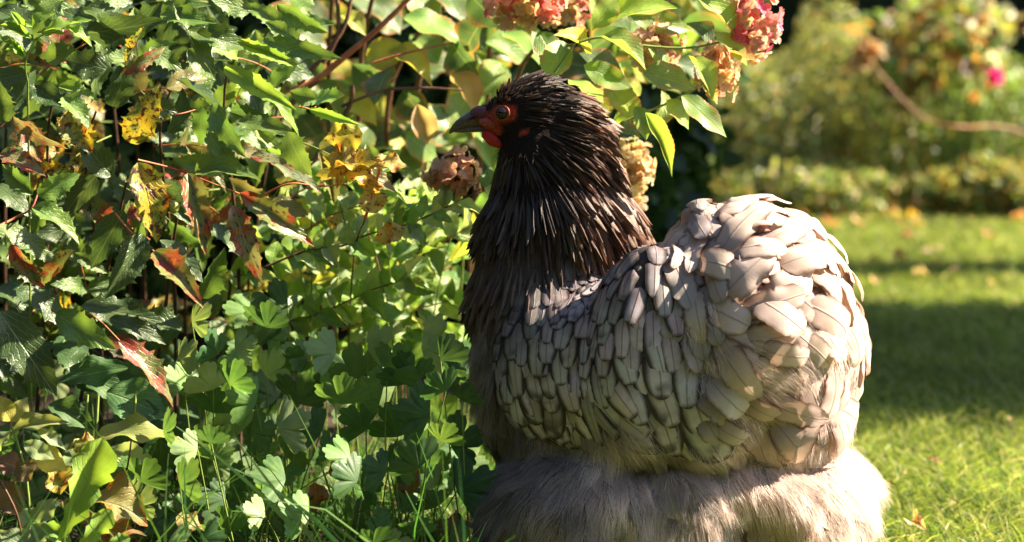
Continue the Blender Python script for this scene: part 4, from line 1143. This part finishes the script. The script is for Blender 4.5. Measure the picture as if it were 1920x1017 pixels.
for pts, d in TW:
    d += .14
    tube('stem', [W(a, b, d) for a, b in pts], 2.6 * S, 1.3 * S, M_BARK if d < .2 else M_RED, low)
    for (a, b), (c_, e_) in zip(pts[:-1], pts[1:]):
        nseg = max(1, int(math.hypot(c_ - a, e_ - b) / 22))
        for i in range(nseg):
            t = (i + random.random()) / nseg; x, y = a + (c_ - a) * t, b + (e_ - b) * t
            for sg in (1, -1):
                an = math.atan2(-(e_ - b), c_ - a) + sg * random.uniform(.5, 1.3); l_ = random.uniform(34, 62)
                leaf_px(low, x, y, x + l_ * math.cos(an), y - l_ * math.sin(an), random.uniform(20, 34), d, SMALL, random.choice(SC), dd=random.uniform(-.03, .03), face=(random.gauss(.2, .6), -1, random.uniform(0, 1.4)))
lowb = plant('small_leaved_shrub', 700, .4, 'sunlit yellow green small leaved shrub just left of the hen breast', 'shrub')
for k in range(290):
    x = random.triangular(430, 900, 760); y = random.uniform(330 + (900 - x) * .18, 690); an = random.uniform(-.6, 3.7); l_ = random.uniform(40, 72)
    leaf_px(lowb, x, y, x + l_ * math.cos(an), y - l_ * math.sin(an) * .7, random.uniform(26, 42), random.uniform(.24, .7), random.choice((SMALL, SMALL, PALE)), random.choice(SC + [YEL, LIME]), dd=random.uniform(-.05, .05), face=(random.gauss(.3, .6), -.8, random.uniform(0, 1.6)))
for k in range(10):
    x = random.uniform(520, 880); tube('stem', [W(x, 900, .4), W(x + random.uniform(-30, 30), 600, .3), W(x + random.uniform(-90, 90), 380, .25)], 2 * S, 1.2 * S, random.choice((M_BARK, M_GREENSTEM)), lowb)

# ---------- ragged autumn leaves on red stalk
rag = plant('autumn_vine', 700, .1, 'ragged yellow and brown leaves on a bright red stalk in the middle of the bed', 'vine')
for x0, y0, x1, y1, w, pool in ((660, 325, 640, 250, 90, FANY), (650, 300, 600, 290, 70, FANY), (620, 320, 706, 300, 60, AUT), (700, 330, 640, 318, 50, AUT), (690, 360, 700, 330, 60, AUT), (706, 400, 690, 350, 50, AUT), (760, 430, 700, 450, 36, AUT), (620, 430, 634, 400, 24, AUT), (700, 300, 765, 312, 36, AUT), (680, 250, 610, 262, 60, AUT)):
    leaf_px(rag, x0, y0, x1, y1, w, .02, pool, random.choice(((.42, .36, .06), (.46, .34, .08), (.3, .3, .06))))
tube('stem', [W(684, 412, .02), (W(700, 360, .02)), W(716, 302, .02)], 3 * S, 2.4 * S, M_RED, rag, color=(1.6, .8, .6))
tube('stem', [W(684, 412, .02), (W(660, 520, .22)), W(640, 950, .4)], 1.6 * S, 2.4 * S, M_BARK, rag)

# ---------- lobed-leaf plants (columbine) in clumps
def lobed(pl, cx, cy, size, d, color, tilt=None):
    """leaf: centre of the blade, three lobes"""
    f = tilt if tilt else (random.gauss(.1, .35), -1, random.uniform(.25, 1.6))
    an = random.uniform(-1.5, 1.5)
    A = W(cx, cy + size * .25, d); B = W(cx + size * math.sin(an), cy + size * .25 - size * math.cos(an) * .6, d - .01)
    M = frame(A, (B - A), Vector(f), size * S * 1.32, size * S * 1.25)
    put('leaf', random.choice(FAN), M, pl, jit(color, .15))
    g = A.copy(); g.z = .03; g.x += random.uniform(-.03, .03); g.y += .04
    if random.random() < .6: tube('stalk', [g, (A + g) / 2 + Vector((random.uniform(-.01, .01), 0, 0)), A], 1.8 * S, 1.2 * S, M_GREENSTEM, pl, 5)
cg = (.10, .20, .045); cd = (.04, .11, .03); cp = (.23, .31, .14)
ca_ = plant('columbine_plant', 620, -.02, 'clump of rounded lobed leaves, grey green tops, in the middle foreground', 'plant', None)
for q in ((630, 645, 74, cp), (690, 638, 74, cp), (790, 632, 80, cp), (500, 690, 70, cp), (520, 785, 80, cp), (670, 690, 80, cg), (720, 706, 70, cg), (580, 650, 60, cg), (600, 700, 70, cg), (640, 740, 74, cg), (560, 740, 70, cd), (480, 740, 70, cg), (430, 705, 66, cg), (445, 800, 70, cp), (400, 830, 66, cg), (480, 840, 60, cg), (600, 800, 66, cd), (540, 680, 60, cg), (460, 660, 60, cg), (620, 840, 60, cd), (400, 760, 60, cd)):
    lobed(ca_, q[0], q[1], q[2], random.uniform(-.06, .08), q[3])
cb_ = plant('columbine_plant', 800, -.1, 'clump of dark lobed leaves in the shade right against the hen breast', 'plant', None)  # mostly the deep green, darkened to carry the hen's shadow
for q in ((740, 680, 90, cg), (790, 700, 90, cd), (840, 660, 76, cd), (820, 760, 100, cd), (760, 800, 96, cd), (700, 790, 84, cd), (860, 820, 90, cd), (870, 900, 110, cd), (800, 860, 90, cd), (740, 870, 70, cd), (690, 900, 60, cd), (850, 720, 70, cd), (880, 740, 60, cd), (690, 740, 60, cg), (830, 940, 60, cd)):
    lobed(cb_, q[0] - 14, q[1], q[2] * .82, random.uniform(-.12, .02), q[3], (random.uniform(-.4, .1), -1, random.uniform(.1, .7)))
cc_ = plant('columbine_plant', 360, .02, 'clump of pale lobed leaves below the red tipped spiny leaf', 'plant', None)
for q in ((335, 660, 60, cp), (372, 690, 70, cg), (400, 715, 64, cp), (345, 710, 60, cg), (440, 640, 56, cp), (410, 650, 60, cd), (360, 590, 60, (.25, .33, .14)), (500, 600, 60, cd), (540, 560, 90, cd), (470, 570, 60, cg), (380, 780, 60, cg), (500, 620, 50, cg), (300, 860, 60, cd), (240, 900, 60, cd), (430, 900, 60, cd)):
    lobed(cc_, q[0], q[1], q[2], random.uniform(-.02, .12), q[3])
back = plant('columbine_plant', 560, .3, 'shaded lobed leaves at the back of the bed, half hidden by the clumps in front', 'plant', None)
for k in range(170):
    lobed(back, random.uniform(-20, 900), random.uniform(620, 1050), random.uniform(55, 85), random.uniform(.12, .5), random.choice((cg, cd, cd, cp)))

frc = plant('ground_elder_patch', 520, -.08, 'low patch of mixed green lobed leaves carpeting the front of the bed', 'plant', None)
for k in range(46):
    lobed(frc, random.uniform(230, 860), random.uniform(790, 1050), random.uniform(42, 74), random.uniform(-.16, .06), random.choice((cg, cd, cd, cp, (.07, .15, .04))))

# ---------- broad serrated leaves, lower left
br = plant('mint_like_plant', 170, -.04, 'plant with broad serrated leaves below the spiny shrub, lower left', 'plant')
for q in ((240, 690, 112, 712, 60, cd), (200, 735, 316, 780, 84, (.09, .2, .07)), (130, 690, 240, 745, 60, cd), (300, 770, 215, 800, 50, cd), (90, 760, 180, 800, 50, cd), (200, 845, 302, 880, 44, PALEG), (190, 880, 270, 905, 60, cg)):
    leaf_px(br, *q[:5], random.uniform(-.05, .03), PALE, q[5], face=(random.uniform(-.2, .4), -1, random.uniform(.5, 1.2)))
for x in (170, 240, 150): tube('stem', [W(x, 1060, .0), W(x + 6, 900, -.02), W(x + 14, 740, -.02)], 4 * S, 2.6 * S, M_GREENSTEM, br)
mn = plant('nettle_like_plant', 60, -.14, 'small crinkled pale yellow green plant in the bottom left corner', 'plant')
for q in ((20, 790, -6, 742, 40, YEL), (22, 790, 50, 748, 36, (.36, .36, .12)), (20, 810, 124, 786, 30, (.28, .30, .10)), (70, 806, 124, 842, 24, PALEG), (20, 810, -14, 850, 30, PALEG), (45, 830, 100, 860, 34, PALEG), (60, 850, 125, 880, 50, YEL), (70, 870, 20, 900, 46, (.22, .14, .06)), (40, 880, -10, 860, 50, (.16, .08, .05)), (40, 960, -10, 900, 54, (.18, .10, .05)),
          (30, 960, 90, 1010, 50, PALEG), (20, 1000, -20, 1040, 50, PALEG), (60, 1030, 0, 1000, 50, PALEG), (110, 940, 60, 980, 40, PALEG), (90, 985, 40, 1030, 60, (.22, .3, .15))):
    leaf_px(mn, *q[:5], -.14 + random.uniform(-.02, .03), PALE, q[5], face=(random.uniform(-.3, .6), -1, random.uniform(.2, 1.4)))
tube('stem', [W(60, 1060, -.12), W(50, 900, -.14), W(22, 800, -.14)], 3 * S, 2 * S, M_GREENSTEM, mn)
tube('stem', [W(0, 900, -.16), W(30, 960, -.16), W(46, 1030, -.14)], 2 * S, 2 * S, M_BARK, mn)
yl = plant('yellowing_plant', 240, -.12, 'yellowing broad leaf on a thin dark stalk above brown spotted leaves', 'plant')
for q in ((182, 815, 336, 818, 58, (.24, .23, .06), PALE), (185, 832, 128, 838, 34, YEL, AUT), (170, 940, 286, 972, 82, (.22, .20, .06), AUT), (150, 975, 270, 1000, 50, (.2, .12, .05), AUT), (240, 1000, 150, 1010, 60, (.26, .24, .06), AUT), (120, 960, 180, 910, 50, (.25, .24, .06), AUT), (90, 870, 120, 930, 50, (.34, .3, .06), AUT), (330, 970, 380, 990, 40, (.3, .22, .07), AUT)):
    leaf_px(yl, *q[:5], -.12 + random.uniform(-.03, .03), q[6], q[5], face=(.1, -.7, 1))
tube('stem', [W(228, 920, -.1), W(240, 870, -.12), W(246, 826, -.12)], 2 * S, 1.6 * S, M_BARK, yl)
dn = plant('dandelion_plant', 130, -.2, 'bright lime lobed dandelion leaf standing upright at the lower left', 'plant')
for q in ((95, 1050, 190, 836, 74, (.26, .42, .05)), (120, 1060, 205, 962, 40, (.24, .4, .06)), (150, 1050, 90, 985, 34, (.2, .34, .06)), (170, 1040, 240, 1010, 30, (.2, .34, .06))):
    leaf_px(dn, *q[:5], -.2, DAND, q[5], face=(.5, -1, .25))
o = blob('rosebud', W(325, 388, .0), (12, 13, 12), M_GREENSTEM, sprig, (1.4, 1.1, .8), sub=3, lump=.1)

# ---------- grass in the bed: tall blades between the leaves and arching tufts
def bed_grass(name, n, xr, yr, L, Wd, cols, lean, label):
    return grass_field(name, n, xr, yr, L, Wd, cols, lean, lambda x, y: x < bed_edge(y) + .03, z=.02, label=label)
GD = [(.06, .17, .03), (.11, .22, .04), (.04, .12, .03), (.24, .28, .10)]
bed_grass('bed_grass', 260, (-.75, .02), (1.75, 2.9), (.07, .24), .0035, GD, .5, 'long grass blades growing up through the bed plants')
bed_grass('short_bed_grass', 6000, (-.75, .02), (1.65, 2.8), (.03, .09), .003, GD, 1.2, 'short grass along the floor of the flower bed')
gt = plant('grass_tuft', 470, -.22, 'tuft of long dark arching grass blades at the bottom centre left', 'grass tuft')
for q in ((560, 1000, 450, 880, 330, 800, 5), (600, 1030, 500, 900, 440, 820, 5), (640, 1030, 560, 930, 440, 880, 5), (560, 1040, 620, 960, 640, 850, 4), (310, 1050, 308, 950, 316, 850, 5), (350, 1000, 345, 920, 346, 840, 4), (600, 1060, 700, 980, 800, 930, 4), (720, 1060, 780, 980, 860, 960, 4), (840, 1060, 800, 1000, 760, 920, 4), (400, 1060, 380, 990, 330, 930, 4), (880, 1060, 900, 1000, 915, 975, 4)):
    a, m, b = W(q[0], q[1], -.2), W(q[2], q[3], -.22), W(q[4], q[5], -.24)
    V = []; 
    for i in range(11):
        t = i / 10; p = a * (1 - t) ** 2 + m * 2 * t * (1 - t) + b * t * t; w = q[6] * S * .5 * (1 - t * .92) * 1.4
        V += [tuple(p - Vector((w, 0, w)) - gt.location), tuple(p + Vector((w, .0006, w)) - gt.location)]
    F = [(2 * i, 2 * i + 1, 2 * i + 3, 2 * i + 2) for i in range(10)]
    o = link('grass_blade', mk('grass_blade', V, F, M_BLADE), gt); o.color = (*jit((.05, .13, .03), .3), 1)

# dead leaves on the soil among the grass
DL = ['brown dead leaf upright behind the tall blades, centre of the bed floor', 'brown dead leaf below the dark lobed leaves, close to the middle', 'brown dead leaf between the yellowing plant and the grass tuft', 'rust dead leaf under the shaded lobed leaves left of the hen',
      'brown dead leaf at the foot of the dandelion leaf', 'dead leaf nearest to the hen at the bottom edge of the bed', 'dead leaf at the bottom edge under the middle of the grass tuft', 'dead leaf at the left foot of the arching grass tuft']
for i, (px_, py_) in enumerate(((590, 905), (670, 890), (350, 960), (760, 930), (240, 1000), (820, 990), (520, 1000), (430, 985))):
    p = W(px_, py_, -.02 * i % .1); a = random.uniform(0, 6.28)
    o = put('dead_leaf', AUT[i % 3], frame(p, Vector((math.cos(a), .2, math.sin(a) * .5)), Vector((random.gauss(0, .3), -.9, 1)), .042, .028), None, jit((.20, .09, .045), .3))
    tag(o, DL[i], 'dead leaf', 'dead brown leaves in the bed')

# ================================================================== FALLEN LEAVES, FAR SHRUBS, HEDGE, SHADE TREE
def gp(px, py):
    """ground point seen at a pixel"""
    d = (W(px, py) - CAMP).normalized(); t = -CAMH / d.z
    return CAMP + d * t
def fallen(px, py, size, color, label, group=None, up=.4, pool=None):
    p = gp(px, py); p.z = .012
    n = Vector((random.gauss(0, up), -.35 + random.gauss(0, up), 1))
    a = random.uniform(0, 6.28)
    o = put('fallen_leaf', random.choice(pool or AUT), frame(p, Vector((math.cos(a), math.sin(a), .1)), n, size, size * .65), None, color)
    tag(o, label, 'fallen leaf', group)
    return o
fallen(1758, 884, .020, (.20, .06, .025), 'small rust brown leaf lying on the lawn behind the hen', up=.6)
o = fallen(1704, 1000, .030, (.62, .48, .28), 'curled cream leaf on the grass at the bottom right', up=.9)
for px, py in ((1700, 905), (1670, 930), (1850, 790), (1896, 800), (1790, 960)):
    fallen(px, py, .010, (.4, .3, .12), 'tiny dry leaf scrap caught in the sunlit grass', 'dry scraps in the near grass')
for k in range(110):
    py = random.choice((random.uniform(385, 425), random.uniform(400, 545), random.uniform(385, 415))); px = random.uniform(1215, 1960)
    ci = random.choice((('orange', (.55, .24, .04)), ('yellow', (.58, .44, .08)), ('rust red', (.45, .14, .06)), ('pale pinkish', (.6, .42, .28))))
    fallen(px, py, random.uniform(.02, .06), ci[1], 'blurred ' + ci[0] + (' leaf lying along the foot of the far shrubs' if py < 426 else ' leaf lying out on the far sunlit lawn'), 'autumn leaves scattered on the far lawn', .5)

def foliage(name, centre, rad, n, size, cols, parent, flat=.0, shell=.6, mat=M_FOL, lump=3.0):
    """leaf clumps through an uneven volume"""
    c = np.array(centre); rad = np.array(rad)
    d = unit(rng.normal(0, 1, (n, 3)))
    r = (shell + (1 - shell) * rng.random(n) ** .5)
    lum = 1 + .16 * np.sin(d[:, 0] * lump * 2 + d[:, 2] * lump) + .13 * np.sin(d[:, 2] * lump * 2.3 + 1) * np.cos(d[:, 1] * lump * 1.7)
    P = c + d * rad * (r * lum)[:, None]
    k = P[:, 2] > .01
    P, d = P[k], d[k]; n = len(P)
    dirs = unit(rng.normal(0, 1, (n, 3)) + d * .6); N = unit(rng.normal(0, .7, (n, 3)) + d + np.array((0, 0, .5)))
    cols = np.array(cols); ci = rng.integers(0, len(cols), n)
    c1 = cols[ci] * rng.uniform(.6, 1.35, (n, 1))
    L = rng.uniform(.6, 1.3, n) * size
    V, F, T = ribbons(P, dirs, unit(dirs + rng.normal(0, .3, (n, 3))), L, L * .62, N, c1, c1, 3, taper=False)
    o = link(name, mk(name, V - (np.array(parent.location) if parent else 0), F, mat, tint=T), parent); o['kind'] = 'stuff'
    return o
OL = [(.17, .21, .07), (.21, .25, .08), (.11, .16, .05), (.30, .31, .11), (.26, .19, .07)]
OG = [(.10, .19, .04), (.15, .26, .05), (.20, .31, .06), (.08, .14, .04)]
def far_shrub(px, Y, top, wd, cols, label, n=7000, size=.022, kind='garden_shrub', dp=.5, cat='shrub', lift=0.0):
    x = (px - 960) / FPX * Y
    e = empty(kind, (x, Y, 0)); tag(e, label, cat)
    foliage('foliage', (x, Y, top * .52 + lift), (wd, dp, top * .5), n, size, cols, e)
    for k in range(5):
        a = random.uniform(-.3, .3) * wd
        tube('stem', [(x + a * .3, Y, 0), (x + a, Y + .05, top * .35), (x + a * 2, Y, top * .7)], .012, .005, M_BARK, e, 5)
    return e
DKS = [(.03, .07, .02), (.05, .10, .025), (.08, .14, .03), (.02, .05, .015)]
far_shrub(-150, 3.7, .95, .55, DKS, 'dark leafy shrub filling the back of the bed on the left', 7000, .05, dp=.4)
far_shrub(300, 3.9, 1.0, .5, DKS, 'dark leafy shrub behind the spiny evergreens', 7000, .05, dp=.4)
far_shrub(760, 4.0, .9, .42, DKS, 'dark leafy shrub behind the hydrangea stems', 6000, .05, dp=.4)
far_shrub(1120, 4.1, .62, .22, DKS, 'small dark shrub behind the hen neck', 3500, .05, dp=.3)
far_shrub(1400, 7.3, .46, .34, OL, 'olive green out of focus shrub right behind the hydrangea tip', 7000)
far_shrub(1585, 7.5, .60, .34, OL + [(.3, .28, .1)], 'tallest olive shrub of the blurred border, left of the arching stem', 9000)
far_shrub(1760, 7.4, .44, .30, OL + OG, 'mixed green shrub under the arching brown stem', 7000)
far_shrub(1925, 7.2, .42, .26, OG + OL, 'green shrub at the right edge of the blurred border', 6000)
far_shrub(1500, 6.75, .15, .30, OL, 'low bright green perennial in front of the olive shrub', 3000, .03, 'low_perennial', .25, 'plant')
far_shrub(1880, 6.7, .15, .22, OL + [(.3, .2, .06)], 'low leafy perennial at the lawn edge by the right border', 2400, .035, 'low_perennial', .2, 'plant')
tr_ = empty('rose_bush', ((1790 - 960) / FPX * 6.9, 6.9, 0)); tag(tr_, 'taller loose bush with yellow green leaves and one magenta flower, upper right', 'rose bush')
tx, ty = tr_.location.x, 6.9
foliage('foliage', (tx - .04, ty, .52), (.25, .22, .18), 700, .055, [(.20, .30, .06), (.34, .32, .08), (.12, .20, .05), (.38, .18, .07), (.10, .05, .03), (.30, .30, .16)], tr_, shell=.25)
for a, b in ((-.12, .62), (0, .7), (.1, .6), (.18, .56)): tube('stem', [(tx, ty, 0), (tx + a * .4, ty, .3), (tx + a, ty, b)], .010, .005, M_GREENSTEM, tr_, 5)
fl = W(1865, 146, 6.5 - DH)
tube('stem', [tuple(fl), (fl.x - .01, 6.6, .3), (tx, ty, 0)], .004, .006, M_GREENSTEM, tr_, 5)
core = blob('flower', fl, (7, 7, 7), M_GREENSTEM, tr_, (.6, .1, .3), sub=2)
M_MAG = leaf_material('magenta petal', .5, .4, veins=4, vein_mix=.05, glow=(1.2, .6, 1.1))
for k in range(12):
    v = Vector(rng.normal(0, 1, 3)).normalized(); o = link('petal', FLO[0].copy(), core); o.data.materials[0] = M_MAG
    o.matrix_basis = frame(v * .012, v.orthogonal(), v, .042, .042); o.color = (.75, .03, .28, 1)
ar = empty('bramble_stem', W(1640, 380, 4.2)); ar.location.z = 0; tag(ar, 'long bare brown stem arching in front of the blurred shrubs', 'stem')
tube('stem', [W(1625, 110, 4.1), W(1660, 150, 4.1), W(1700, 195, 4.1), W(1745, 228, 4.1), W(1800, 238, 4.1), W(1850, 236, 4.2)], .0032, .003, M_BARK, ar, 8, color=(2.6, 2.3, 1.6))
tube('stem', [W(1850, 236, 4.2), W(1920, 250, 4.25), W(1990, 310, 4.3), tuple(gp(2030, 420))], .004, .005, M_BARK, ar, 8, color=(2, 1.8, 1.5))
for dx, dy in ((-40, -20), (-30, 10), (-10, -40), (-50, 0), (0, -20), (-25, -45), (-60, 20), (15, -30)):
    leaf_px(ar, 1640, 110, 1640 + dx, 110 + dy, 30, 4.1, AUT, (.45, .32, .18))

# evergreen hedge behind the shrubs; side and near hedges added to cut sky light
M_HEDGE = ground_material('dense dark hedge', (.004, .008, .003), (.010, .018, .006), (.008, .014, .005), 40)  # green taken near black, the hedge's shade put into its colour
def hedge(name, length, height, loc, rot, label, nleaf):
    """clipped hedge running along local x, front face towards local -y"""
    e = empty(name, loc); e.rotation_euler = (0, 0, rot); tag(e, label, 'hedge')
    n = 60; h2 = length / 2
    xs = np.linspace(-h2, h2, n); zs = np.linspace(0, height, 20); X, Z = np.meshgrid(xs, zs)
    Yh = .1 * np.sin(X * 5 + Z * 3) + .08 * np.sin(X * 13) * np.sin(Z * 11)
    V = np.concatenate([np.stack([X, Yh, Z], -1).reshape(-1, 3), np.stack([X, Yh + 1.1, Z], -1).reshape(-1, 3)])
    F = [(j * n + i, j * n + i + 1, (j + 1) * n + i + 1, (j + 1) * n + i) for j in range(19) for i in range(n - 1)]
    F += [(n * 20 + j * n + i + 1, n * 20 + j * n + i, n * 20 + (j + 1) * n + i, n * 20 + (j + 1) * n + i + 1) for j in range(19) for i in range(n - 1)]
    F += [(19 * n + i, 19 * n + i + 1, n * 20 + 19 * n + i + 1, n * 20 + 19 * n + i) for i in range(n - 1)]
    link('hedge_body', mk('hedge_body', V, F, M_HEDGE), e)
    q = rng.random((nleaf, 3)); P = np.stack([q[:, 0] * length - h2, -.15 + q[:, 1] * .3, q[:, 2] * height * 1.03], 1)
    Dd = unit(rng.normal(0, 1, (nleaf, 3)) + np.array((0, -.6, .3))); Nn = unit(rng.normal(0, .6, (nleaf, 3)) + np.array((0, -1, .4)))
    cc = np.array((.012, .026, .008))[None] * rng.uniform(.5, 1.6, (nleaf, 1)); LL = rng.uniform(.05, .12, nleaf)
    V, F, T = ribbons(P, Dd, Dd, LL, LL * .4, Nn, cc, cc, 2, taper=False)
    o = link('hedge_leaves', mk('hedge_leaves', V, F, M_FOL, tint=T), e); o['kind'] = 'stuff'
hedge('evergreen_hedge', 18, 4.2, (0, 10.5, 0), 0, 'tall dark evergreen hedge with shade in its near-black colour closing the garden behind the shrubs', 22000)
hedge('evergreen_hedge', 13, 3.6, (-3.4, 4.2, 0), R(90), 'unseen dark hedge added left of the flower bed to block sky light', 12000)
hedge('evergreen_hedge', 12, 3.4, (0, -2.2, 0), R(180), 'unseen dark hedge added behind the camera to block front fill light', 9000)

def evergreen(name, x, y, r, h, label, n=16000, z0=.0, size=.06):
    """columnar tree: inner body, dense leaves, trunk"""
    e = empty(name, (x, y, 0)); tag(e, label, 'tree')
    tube('trunk', [(x, y, 0), (x + .02, y, h * .5), (x, y, h * .9)], r * .12 + .02, .02, M_BARK, e, 10)
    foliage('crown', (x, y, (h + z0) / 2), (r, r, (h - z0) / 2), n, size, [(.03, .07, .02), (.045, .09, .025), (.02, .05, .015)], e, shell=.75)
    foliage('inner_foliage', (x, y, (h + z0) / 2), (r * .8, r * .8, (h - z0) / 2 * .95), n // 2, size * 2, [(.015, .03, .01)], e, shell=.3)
    return e
ta = math.tan(SUN_AZ); te = math.tan(SUN_EL)
def place_shade(yc, X, r, h, label, **k): evergreen('columnar_tree', X, yc + (X - .7) * ta, r, h, label, **k)
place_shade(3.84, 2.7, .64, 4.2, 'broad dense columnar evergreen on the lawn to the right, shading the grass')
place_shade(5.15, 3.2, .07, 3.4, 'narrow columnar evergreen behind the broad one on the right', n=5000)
